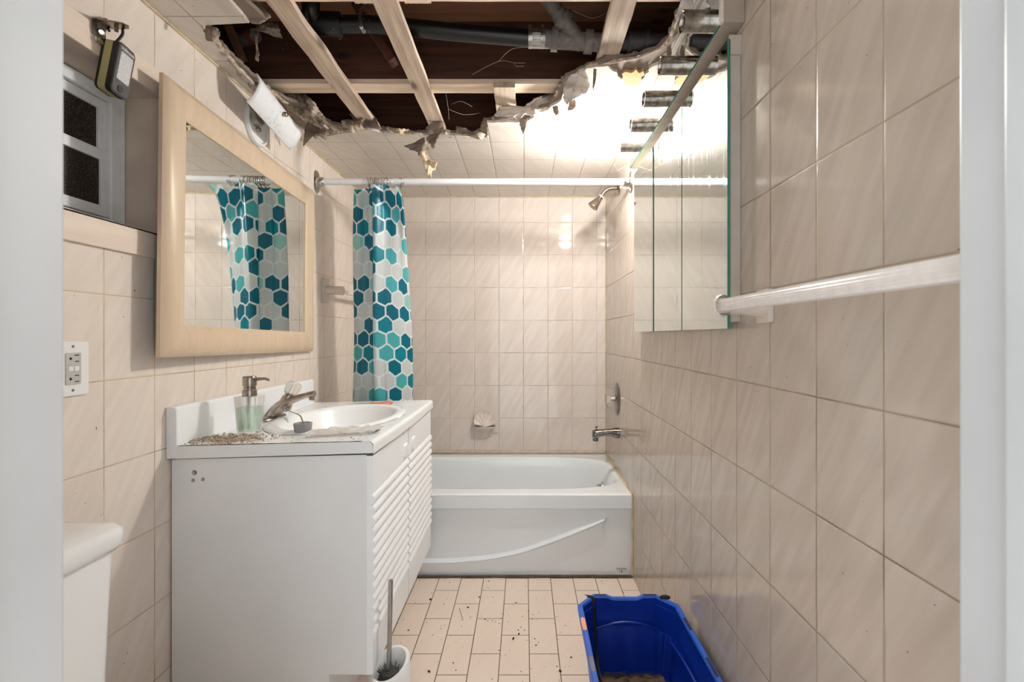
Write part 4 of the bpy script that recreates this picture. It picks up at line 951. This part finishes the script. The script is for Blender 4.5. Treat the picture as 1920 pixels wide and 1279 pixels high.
# doors : wavy louvre profile swept along y
lz1, lz0 = H-.44, H-.845; per = (lz1-lz0)/13
def dprof():
    pr_ = [(vt+.004, 0)]; pr_.append((lz1+.002, 0))
    for k in range(13):
        zt = lz1-k*per
        for t in (0, .06, .16, .3, .45, .6, .75, .88, .97): pr_.append((zt-t*per, -.005+.0115*math.sin(PI*min(1, t*1.0+.02))**.62))
    pr_ += [(lz0-.002, 0), (vb, 0)]; return pr_
dp = dprof(); dX = vx1+.018
for a, b, hy in ((vy0-.002, 1.694, 1.650), (1.700, vy1+.002, 1.765)):
    bm = BM(); f_ = [[bm.verts.new((dX+o_, y, z)) for z, o_ in dp] for y in (a+.002, b-.002)]; bk = [[bm.verts.new((vx1+.0012, y, z)) for z, o_ in dp] for y in (a, b)]
    n = len(dp)
    for k in range(n-1):
        bm.faces.new([f_[0][k], f_[1][k], f_[1][k+1], f_[0][k+1]]); bm.faces.new([bk[1][k], bk[0][k], bk[0][k+1], bk[1][k+1]])
        bm.faces.new([f_[0][k], f_[0][k+1], bk[0][k+1], bk[0][k]]); bm.faces.new([f_[1][k+1], f_[1][k], bk[1][k], bk[1][k+1]])
    bm.faces.new([f_[0][0], f_[1][0], bk[1][0], bk[0][0]]); bm.faces.new([f_[1][-1], f_[0][-1], bk[0][-1], bk[1][-1]])
    do = obj('door', bm, 'door_white', vn, smooth=35)
    bm = BM(); hz = H-.402; lp = rrect(hy-.024, hz-.024, hy+.024, hz+.024, .009, 5); prism(bm, [lp], lambda p, q: Vector((dX-.001, p, q)), lambda p, q: Vector((dX+.008, hy+(p-hy)*.8, hz+(q-hz)*.85)))
    box(bm, (dX+.006, hy-.004, hz-.006), (dX+.0095, hy+.010, hz+.006))
    o = obj('handle', bm, 'door_white', do, bev=.002, smooth=40); o.matrix_parent_inverse = Matrix()
# countertop with moulded basin
ct = thing('vanity_countertop', 'white laminate vanity top with oval sink, littered with crumbs', 'countertop', (-.7, 1.7, H-.3))
cy0, cy1 = 1.288, 2.122; scx, scy, srx, sry = -.672, 1.705, .185, .252
def cth(x, y):
    r = math.sqrt(((x-scx)/srx)**2+((y-scy)/sry)**2); e = 0
    if r < 1.0: t = min(1, (1-r)/.62); e = -.125*(1-(1-t)**2.2)
    if 1.0 <= r < 1.20: e = .0075*math.sin(PI*(r-1.0)/.20)**.6
    if r >= 1.2 and r < 1.23: e = -.002
    return e
edge = lambda t: -.428+.007*math.sin(PI*t)
bm = BM()
def ctf(a, b):
    y = cy0+(cy1-cy0)*b; x1 = edge(b); n_flat = .90
    if a <= n_flat:
        x = XL+.002+(x1-XL-.002)*(a/n_flat); return Vector((x, y, ctop(x)+cth(x, y)))
    t = (a-n_flat)/(1-n_flat)
    if t < .6: an = PI/2*t/.6; return Vector((x1+.011*math.sin(an), y, ctop(x1)-.011*(1-math.cos(an))))
    return Vector((x1+.011, y, ctop(x1)-.011-(t-.6)/.4*.024))
grid(bm, 90, 120, ctf); obj('top_surface', bm, 'counter', ct, smooth=50)
bm = BM(); xe = edge(0)+.010
prism(bm, [[(XL+.026, ctop(XL)-.035), (XL+.026, ctop(XL)-.0006), (xe-.012, ctop(xe)-.0006), (xe-.004, ctop(xe)-.004), (xe, ctop(xe)-.012), (xe, ctop(xe)-.032)]], lambda a, b: Vector((a, cy0-.0022, b)), lambda a, b: Vector((a, cy0+.010, b))); obj('near_edge_strip', bm, 'side_lam', ct, bev=.0006)
bm = BM(); box(bm, (XL+.003, cy0+.01, ctop(XL)-.034), (-.88, cy1-.001, ctop(XL)-.008)); box(bm, (XL+.003, cy1-.014, ctop(XL)-.03), (-.43, cy1-.0005, ctop(XL)-.003)); box(bm, (-.462, cy0+.01, ctop(-.45)-.033), (-.425, cy1-.001, ctop(-.45)-.006)); obj('core', bm, 'dark_brown', ct)
bz1 = H-.196
bm = BM(); pr_ = [(XL+.002, ctop(XL)-.0), (XL+.002, bz1), (XL+.024, bz1), (XL+.030, bz1-.008), (XL+.030, ctop(XL)+.004), (XL+.036, ctop(XL)+.0004)]
prism(bm, [pr_], lambda a, b: Vector((a, cy0, b)), lambda a, b: Vector((a, cy1-.002, b-.0))); obj('backsplash', bm, 'counter', ct, bev=.001)
bm = BM(); prism(bm, [[(XL+.002, ctop(XL)-.034), (XL+.002, bz1-.0005), (XL+.022, bz1-.0005), (XL+.0295, bz1-.009), (XL+.0295, ctop(XL)-.034)]], lambda a, b: Vector((a, cy0-.0028, b)), lambda a, b: Vector((a, cy0-.0003, b))); obj('backsplash_end', bm, 'side_lam', ct)
bm = BM()
pp = [Vector((XL+.034, cy0+.0012, ctop(XL)+.0006)), Vector((edge(0)-.02, cy0+.0012, ctop(-.45)+.0006))]; pp = [pp[0].lerp(pp[1], k/40) for k in range(41)]
tube(bm, pp, [.0007+.0014*abs(noise.noise(p*30)) for p in pp], 6)
obj('dark_seam', bm, 'dark_brown', ct)
bm = BM(); pp = [Vector((scx+srx*1.215*math.cos(2*PI*k/80), scy+sry*1.215*math.sin(2*PI*k/80), ctop(scx+srx*1.215*math.cos(2*PI*k/80))+.0002)) for k in range(79)]
tube(bm, pp, [.0003+.0013*max(0, noise.noise(p*14)+.2) for p in pp], 6); obj('basin_seam', bm, 'dark_brown', ct)
# drain
bm = BM(); dz = ctop(scx)-.125; lathe(bm, [(.026, .001), (.024, .004), (.018, .003), (.017, -.004), (0, -.004)], (scx, scy, dz), (0, 0, 1), 24); obj('drain_ring', bm, 'nickel', ct, smooth=True)
# faucet
fz = ctop(-.92)+.001; fc = Vector((-.915, 1.70, fz))
fa = thing('sink_faucet', 'tarnished chrome sink faucet with a cloudy acrylic knob', 'faucet', fc)
bm = BM(); loft(bm, [[(fc.x+math.cos(2*PI*k/28)*.030*s_, fc.y+math.sin(2*PI*k/28)*.078*s_, fz+h_) for k in range(28)] for s_, h_ in ((1, 0), (1, .004), (.92, .010), (.6, .014))]); obj('base_plate', bm, 'nickel', fa, smooth=50)
bm = BM(); 
pth = smooth_path([fc+Vector((.0, 0, .006)), fc+Vector((.014, 0, .030)), fc+Vector((.036, 0, .052)), fc+Vector((.075, 0, .070)), fc+Vector((.12, 0, .084)), fc+Vector((.152, 0, .092))], 4)
rs = [.034-.021*min(1, (i/(len(pth)-1))*1.35) for i in range(len(pth))]
tube(bm, pth, rs, 20, flat=.8); obj('spout', bm, 'nickel', fa, smooth=True)
bm = BM(); e = fc+Vector((.143, 0, .084)); tube(bm, [e, e+Vector((-.002, 0, -.016))], .0095, 14); obj('aerator', bm, 'nickel', fa, smooth=True)
bm = BM(); kb = fc+Vector((.050, .006, .068)); kd = Vector((.40, .05, .9)).normalized()
lathe(bm, [(.026, -.03), (.021, .008), (.014, .022)], kb, kd, 20); obj('stem_cone', bm, 'nickel', fa, smooth=True)
bm = BM(); lathe(bm, [(.010, .02), (.022, .024), (.0275, .05), (.0265, .062), (.022, .066), (0, .062)], kb, kd, 10); lathe(bm, [(.008, .02), (.008, .055), (0, .056)], kb, kd, 10); obj('acrylic_knob', bm, 'clear', fa, smooth=25)
bm = BM(); lathe(bm, [(.011, 0), (.012, .004), (.009, .006), (.008, .001)], fc+Vector((.058, -.020, .040)), (.35, -.9, .1), 18); obj('chain_eye', bm, 'nickel', fa, smooth=True)
# stopper on chain : pixel (568,808)
sy = 1.43; sx_ = (568-VX)*sy/F; szz = ctop(sx_)
sp2 = thing('sink_stopper', 'grey rubber sink stopper on a bead chain by the sink edge', 'stopper', (sx_, sy, szz))
bm = BM(); lathe(bm, [(0, .001), (.0215, .001), (.024, .004), (.0265, .026), (.0265, .030), (.022, .031), (.020, .027), (0, .027)], (sx_, sy, szz), (0, 0, 1), 28); obj('rubber_plug', bm, simple and 'grey_plastic', sp2, smooth=40)
M['stopper_grey'] = simple('grey_rubber', (150, 150, 150), .6, var=.06)
bpy.data.objects[sp2.children[0].name].data.materials[0] = M['stopper_grey']
bm = BM()
cpth = smooth_path([fc+Vector((.062, -.028, .036)), Vector(((560-VX)*1.60/F, 1.60, H+(VY-778)*1.60/F)), Vector(((566-VX)*1.5/F, 1.5, H+(VY-786)*1.5/F)), Vector((sx_, sy, szz+.03))], 12)
for p in cpth: sphere(bm, p, .0022, 6)
tube(bm, cpth, .0008, 5); obj('bead_chain', bm, 'nickel', sp2)
# soap dispenser : px 441-495 , y 710-813
dy = 1.44; dxx = (468-VX)*dy/F; dzz = ctop(dxx)+.0006
sdp = thing('soap_dispenser', 'clear pump bottle of pale green liquid soap on the vanity top', 'soap dispenser', (dxx, dy, dzz))
def sq(cx, cy, hw, z, r): return [(x, y, z) for x, y in rrect(cx-hw, cy-hw, cx+hw, cy+hw, r, 4)]
bm = BM(); loft(bm, [sq(dxx, dy, .0255, dzz, .007), sq(dxx, dy, .0262, dzz+.003, .008), sq(dxx, dy, .0322, dzz+.112, .008), sq(dxx, dy, .0322, dzz+.115, .008)])
obj('bottle', bm, 'clear', sdp, smooth=30)
bm = BM(); loft(bm, [sq(dxx, dy, .0230, dzz+.009, .006), sq(dxx, dy, .0272, dzz+.082, .007)]); obj('liquid_soap', bm, 'soap', sdp, smooth=30)
zt = dzz+.1155
bm = BM(); lathe(bm, [(.0, 0), (.0205, 0), (.0205, .017), (.0175, .018), (.0175, .026), (.0165, .027), (.0165, .030), (.0195, .031), (.0195, .056), (.017, .060), (0, .060)], (dxx, dy, zt), (0, 0, 1), 26); obj('pump_head', bm, 'nickel', sdp, smooth=30)
bm = BM(); tube(bm, [(dxx+.01, dy, zt+.050), (dxx+.046, dy+.004, zt+.052), (dxx+.058, dy+.004, zt+.047)], [.0055, .004, .0035], 10); obj('pump_nozzle', bm, 'nickel', sdp, smooth=True)
bm = BM(); tube(bm, [(dxx, dy, zt), (dxx, dy, dzz+.06)], [.007, .003], 10); tube(bm, [(dxx, dy, dzz+.06), (dxx+.002, dy, dzz+.014)], .002, 8); obj('dip_tube', bm, 'grey_plastic', sdp, smooth=True)
# clear packet, px 580-702 y 793-822
yp = 1.40; z_ = ctop(-.55)+.0035
pk = thing('plastic_packet', 'crumpled clear packet with tan strips lying by the sink edge', 'packet', (-.54, 1.40, z_))
def pkt(a, b):
    x = (580-VX)*1.37/F+(.19)*a; y = 1.345+.09*b+.03*a; w = noise.noise(Vector((a*6, b*5, 1)))*.008+noise.noise(Vector((a*17, b*13, 4)))*.003
    return Vector((x, y, ctop(x)+.009+w+.006*math.sin(PI*b)))
bm = BM(); grid(bm, 40, 22, pkt); o = obj('film', bm, 'packet', pk, smooth=40); md = o.modifiers.new('t', 'SOLIDIFY'); md.thickness = .0006
bm = BM()
for k, (xx, yy, ang) in enumerate(((-.60, 1.366, .25), (-.56, 1.39, .1), (-.52, 1.392, .3))):
    tube(bm, [(xx-.025, yy-.004, ctop(xx)+.004), (xx, yy, ctop(xx)+.005), (xx+.028, yy+.006, ctop(xx)+.004)], .0032, 8, flat=.5)
obj('tan_strip', bm, 'pale_scrap', pk, smooth=True)
bm = BM(); q = Vector((-.447, 1.40, ctop(-.447)+.0055)); prism(bm, [[(0, 0), (.012, .006), (.016, .034), (.002, .02)]], lambda a, b: q+Vector((a-.008, b-.01, .001)), lambda a, b: q+Vector((a-.008, b-.01, -.001))); obj('grey_foil_end', bm, 'charcoal', pk)
# scissors px 650-745, y 751-762
zs_ = ctop(-.6)+.0045; scs = thing('scissors', 'orange-handled scissors lying closed at the back of the vanity top', 'scissors', (-.6, 2.04, zs_))
a0 = PZ(652, 756.5, -.293); a0.z = ctop(a0.x)+.004; a1 = PZ(690, 757.5, -.293); a1.z = ctop(a1.x)+.005; dv = (a1-a0).normalized()
for sgn, nm in ((-1, 'blade'), (1, 'blade')):
    s_ = Vector((-dv.y, dv.x, 0)); bm = BM(); b0 = a1+dv*.02
    vs = [a0, a0.lerp(b0, .5)+s_*.004*sgn, b0+s_*.006*sgn, b0-s_*.003*sgn]
    A = [bm.verts.new(v+Vector((0, 0, .0008*sgn+.001))) for v in vs]; B = [bm.verts.new(v+Vector((0, 0, .0008*sgn))) for v in vs]; bm.faces.new(A); bm.faces.new(B[::-1])
    for k in range(4): bm.faces.new([A[k], A[(k+1) % 4], B[(k+1) % 4], B[k]])
    obj('blade', bm, 'steel', scs)
hb = a1+dv*.018
for sgn in (-1, 1):
    s_ = Vector((-dv.y, dv.x, 0)); bm = BM(); c_ = hb+dv*.055+s_*.016*sgn; pts = [hb-dv*.01, hb+dv*.018+s_*.004*sgn]
    for k in range(0, 17):
        t = R(200+360*k/16*1.0)*1; pts.append(c_+dv*math.cos(t)*.030+s_*math.sin(t)*sgn*.0135)
    tube(bm, smooth_path(pts, 3), .0048, 8); obj('handle', bm, 'orange', scs, smooth=True)
# crumbs
random.seed(21)
def crumbs(bm, n, fpos, smin, smax, mi=0):
    for _ in range(n):
        p = fpos(); s_ = random.uniform(smin, smax)*random.choice((1, 1, .6, 1.5)); M_ = Matrix.Translation(p+Vector((0, 0, s_*.35))) @ Matrix.Rotation(random.uniform(0, 6), 4, 'Z') @ Matrix.Diagonal((s_, s_*random.uniform(.4, .9), s_*random.uniform(.3, .6), 1))
        r = bmesh.ops.create_icosphere(bm, subdivisions=1, radius=1, matrix=M_)
        for v in r['verts']:
            for f in v.link_faces: f.material_index = mi
def fc1():
    x = random.gauss(-.86, .055); y = random.gauss(1.355, .03); x = max(-.948, min(-.72, x)); y = max(1.292, min(1.46, y)); return Vector((x, y, ctop(x)))
bm = BM(); crumbs(bm, 900, fc1, .0009, .0036); 
def fc1b():
    p = fc1(); p.z += .004; return p
crumbs(bm, 160, fc1b, .0016, .0044)
tag(obj('crumb_pile', bm, 'crumb_tan'), 'heap of tan plaster crumbs beside the soap bottle', 'debris', kind='stuff')
def fc2():
    while True:
        x = random.uniform(-.94, -.44); y = random.uniform(1.295, 2.10); r = math.sqrt(((x-scx)/srx)**2+((y-scy)/sry)**2)
        if r > 1.25 and random.random() < (1.0 if y < 1.45 else .35): return Vector((x, y, ctop(x)))
bm = BM(); crumbs(bm, 170, fc2, .0007, .0020)
tag(obj('counter_specks', bm, 'crumb'), 'scattered dark specks on the vanity top', 'debris', kind='stuff')

# ================================================================== FLOOR THINGS
def ff():
    while True:
        x = random.uniform(-.50, .45); y = random.uniform(1.2, 2.17)
        if x > .16 and y < 1.56: continue
        if x < -.28 and y < 1.46: continue
        return Vector((x, y, 0))
bm = BM(); crumbs(bm, 330, ff, .0007, .0020); crumbs(bm, 60, ff, .002, .0050)
tube(bm, [P(868, 1163, 1.85), P(861, 1140, 1.93), P(858, 1166, 1.845)][:2], .0008, 5)
tag(obj('floor_debris', bm, 'crumb'), 'dark crumbs scattered over the beige floor tiles', 'debris', kind='stuff')
# brush + holder
hc = Vector((-.394, 1.365, 0)); hr = .0585
hd = thing('brush_holder', 'white slanted-rim toilet brush cup standing against the vanity door', 'brush holder', hc)
bm = BM(); rings = []
def hring(r, f): return [(hc.x+math.cos(2*PI*k/40)*r, hc.y+math.sin(2*PI*k/40)*r, f(2*PI*k/40)) for k in range(40)]
top = lambda a: .172+.020*math.cos(a-R(55))
rings = [hring(hr*.93, lambda a: 0), hring(hr, lambda a: .006), hring(hr, lambda a: top(a)-.004), hring(hr-.003, lambda a: top(a)), hring(hr-.012, lambda a: top(a)), hring(hr-.015, lambda a: top(a)-.005), hring(hr-.016, lambda a: .012)]
loft(bm, rings); obj('cup', bm, 'white_plastic', hd, smooth=40)
tbz = thing('toilet_brush', 'toilet brush with steel rod handle standing in the white cup', 'toilet brush', hc+Vector((0, 0, .02)))
bm = BM(); tube(bm, [hc+Vector((-.004, 0, .05)), P(732.5, 1088, 1.362)], .0068, 18); obj('rod_handle', bm, 'steel', tbz, smooth=40)
bm = BM(); lathe(bm, [(0, .03), (.030, .035), (.036, .07), (.036, .125), (.024, .15), (0, .155)], hc, (0, 0, 1), 22)
random.seed(5)
for k in range(260):
    a = random.uniform(0, 2*PI); h_ = random.uniform(.07, .15); r_ = random.uniform(.02, .034); p = hc+Vector((math.cos(a)*r_, math.sin(a)*r_, h_)); tube(bm, [p, p+Vector((math.cos(a)*.006, math.sin(a)*.006, random.uniform(.004, .014)))], .0008, 3)
obj('bristle_head', bm, 'bristle', tbz)

# blue tote -----------------------------------------------------------
bx0, bx1, bY0, bY1, bzt = .166, .486, .93, 1.536, H-.845
bn = thing('storage_tote', 'open blue plastic tote with dirt inside against the right wall', 'storage bin', ((bx0+bx1)/2, 1.23, 0))
def octo(x0, y0, x1, y1, c, n=10):
    cs = [(x0+c, y1), (x1-c, y1), (x1, y1-c*1.1), (x1, y0+c), (x1-c, y0), (x0+c, y0), (x0, y0+c), (x0, y1-c*1.1)]; out = []
    for i in range(8):
        a, b = cs[i], cs[(i+1) % 8]
        for j in range(n): out.append((a[0]+(b[0]-a[0])*j/n, a[1]+(b[1]-a[1])*j/n))
    return out
def dip(x, y):
    if y > bY1-.04: t = abs(x-(bx0+bx1)/2)/.046; return -.008*max(0, min(1, (1.25-t)*4)) 
    return 0
def bring(ins, z, c, dp=False, rib=0):
    pts = octo(bx0+ins, bY0+ins, bx1-ins, bY1-ins, c); out = []
    for i, (x, y) in enumerate(pts):
        q = ins
        if rib and (i % 10) in (2, 3, 6, 7): cx, cy = (bx0+bx1)/2, (bY0+bY1)/2; x += rib*(1 if x < cx else -1)*(abs(x-cx) > .1); y += rib*(1 if y < cy else -1)*(abs(y-cy) > .22)
        out.append((x, y, z+(dip(x, y) if dp else 0)))
    return out
fl = .052
bm = BM(); loft(bm, [bring(.045, .0015, .04), bring(.040, .010, .042), bring(.018, bzt-.07, .05), bring(.017, bzt-.024, .05, True), bring(.001, bzt-.022, .055, True)], cap1=False)
loft(bm, [bring(.0165, bzt-.006, .046, True), bring(.019, bzt-.09, .046), bring(.024, bzt-.10, .045, False, .0), bring(.038, fl+.004, .038, False, .007), bring(.05, fl, .035)], cap0=False)
obj('tub_body', bm, 'blue', bn, smooth=35)
bm = BM(); loft(bm, [bring(.001, bzt-.022, .055, True), bring(0, bzt-.003, .055, True), bring(.003, bzt, .055, True), bring(.014, bzt, .047, True), bring(.0165, bzt-.006, .046, True)], cap0=False, cap1=False); obj('rim', bm, 'blue_rim', bn, smooth=35)
def slot(x0, y0, x1, y1, m='blue_dark'):
    bm = BM(); prism(bm, [rrect(x0, y0, x1, y1, min(x1-x0, y1-y0)*.45, 4)], lambda a, b: Vector((a, b, bzt-.002)), lambda a, b: Vector((a, b, bzt+.0006))); return obj('slot' if m == 'blue_dark' else 'tag', bm, m, bn)
for xx in ((.226, .266), (.385, .428)): slot(xx[0], bY1-.0125, xx[1], bY1-.0045)
for yy in ((1.345, 1.405), (1.16, 1.23)): slot(bx1-.0125, yy[0], bx1-.0045, yy[1])
o = slot(bx0+.001, 1.345, bx0+.0135, 1.405, 'orange_tag'); o['label'] = 'orange tag'
o = slot(bx0+.002, 1.18, bx0+.0125, 1.235, 'grey_tag'); o['label'] = 'grey tag'
# inner arc moulding
bm = BM(); pts = []
for k in range(21): t = k/20; pts.append(Vector((bx0+.035+(bx1-bx0-.07)*t, bY1-.031, bzt-.105+.03*math.sin(PI*t))))
tube(bm, pts, .004, 8)
pts = [Vector((bx1-.031, bY1-.06-.45*k/20, bzt-.115+.035*math.sin(PI*k/20))) for k in range(21)]; tube(bm, pts, .004, 8); obj('inner_moulding', bm, 'blue', bn, smooth=True)
bm = BM(); 
def dirt(a, b):
    x = bx0+.052+(bx1-bx0-.104)*a; y = bY0+.055+(bY1-bY0-.108)*b; return Vector((x, y, fl+.006+.006*noise.noise(Vector((x*25, y*25, 0)))+.004*noise.noise(Vector((x*80, y*80, 2)))+.003*math.sin(x*150)))
grid(bm, 60, 80, dirt)
def fb(): return Vector((random.uniform(bx0+.06, bx1-.06), random.uniform(1.2, bY1-.06), fl+.010))
crumbs(bm, 160, fb, .0015, .005)
tag(obj('bin_dirt', bm, 'dirt', smooth=40), 'brown dirt and grit covering the bottom of the blue tote', 'dirt', kind='stuff')
sw = thing('black_strap', 'black webbing strap hanging inside the far left corner of the tote', 'strap', (bx0+.05, bY1-.03, fl))
def strapf(a, b):
    p = smooth_path([(bx0+.040, bY1-.014, bzt+.003), (bx0+.048, bY1-.028, bzt-.002), (bx0+.050, bY1-.034, bzt-.07), (bx0+.056, bY1-.05, bzt-.15), (bx0+.060, bY1-.09, fl+.04), (bx0+.075, bY1-.16, fl+.018), (bx0+.10, bY1-.24, fl+.016)], 5)
    i = round(a*(len(p)-1)); q = p[i]; tw = .2+1.2*a
    return q+Vector((math.cos(tw)*.024*(b-.5), -math.sin(tw)*.024*(b-.5), 0))
bm = BM(); grid(bm, 30, 2, strapf); o = obj('webbing', bm, 'strap', sw, smooth=60); md = o.modifiers.new('t', 'SOLIDIFY'); md.thickness = .0014
bm = BM(); kx, ky = bx1-.034, bY1-.026
sphere(bm, (kx, ky, bzt+.002), .016, 14, (1.1, .55, .45)); tag(obj('strap_knot', bm, 'strap', smooth=True), 'black knotted strap end on the far right corner of the tote rim', 'strap')
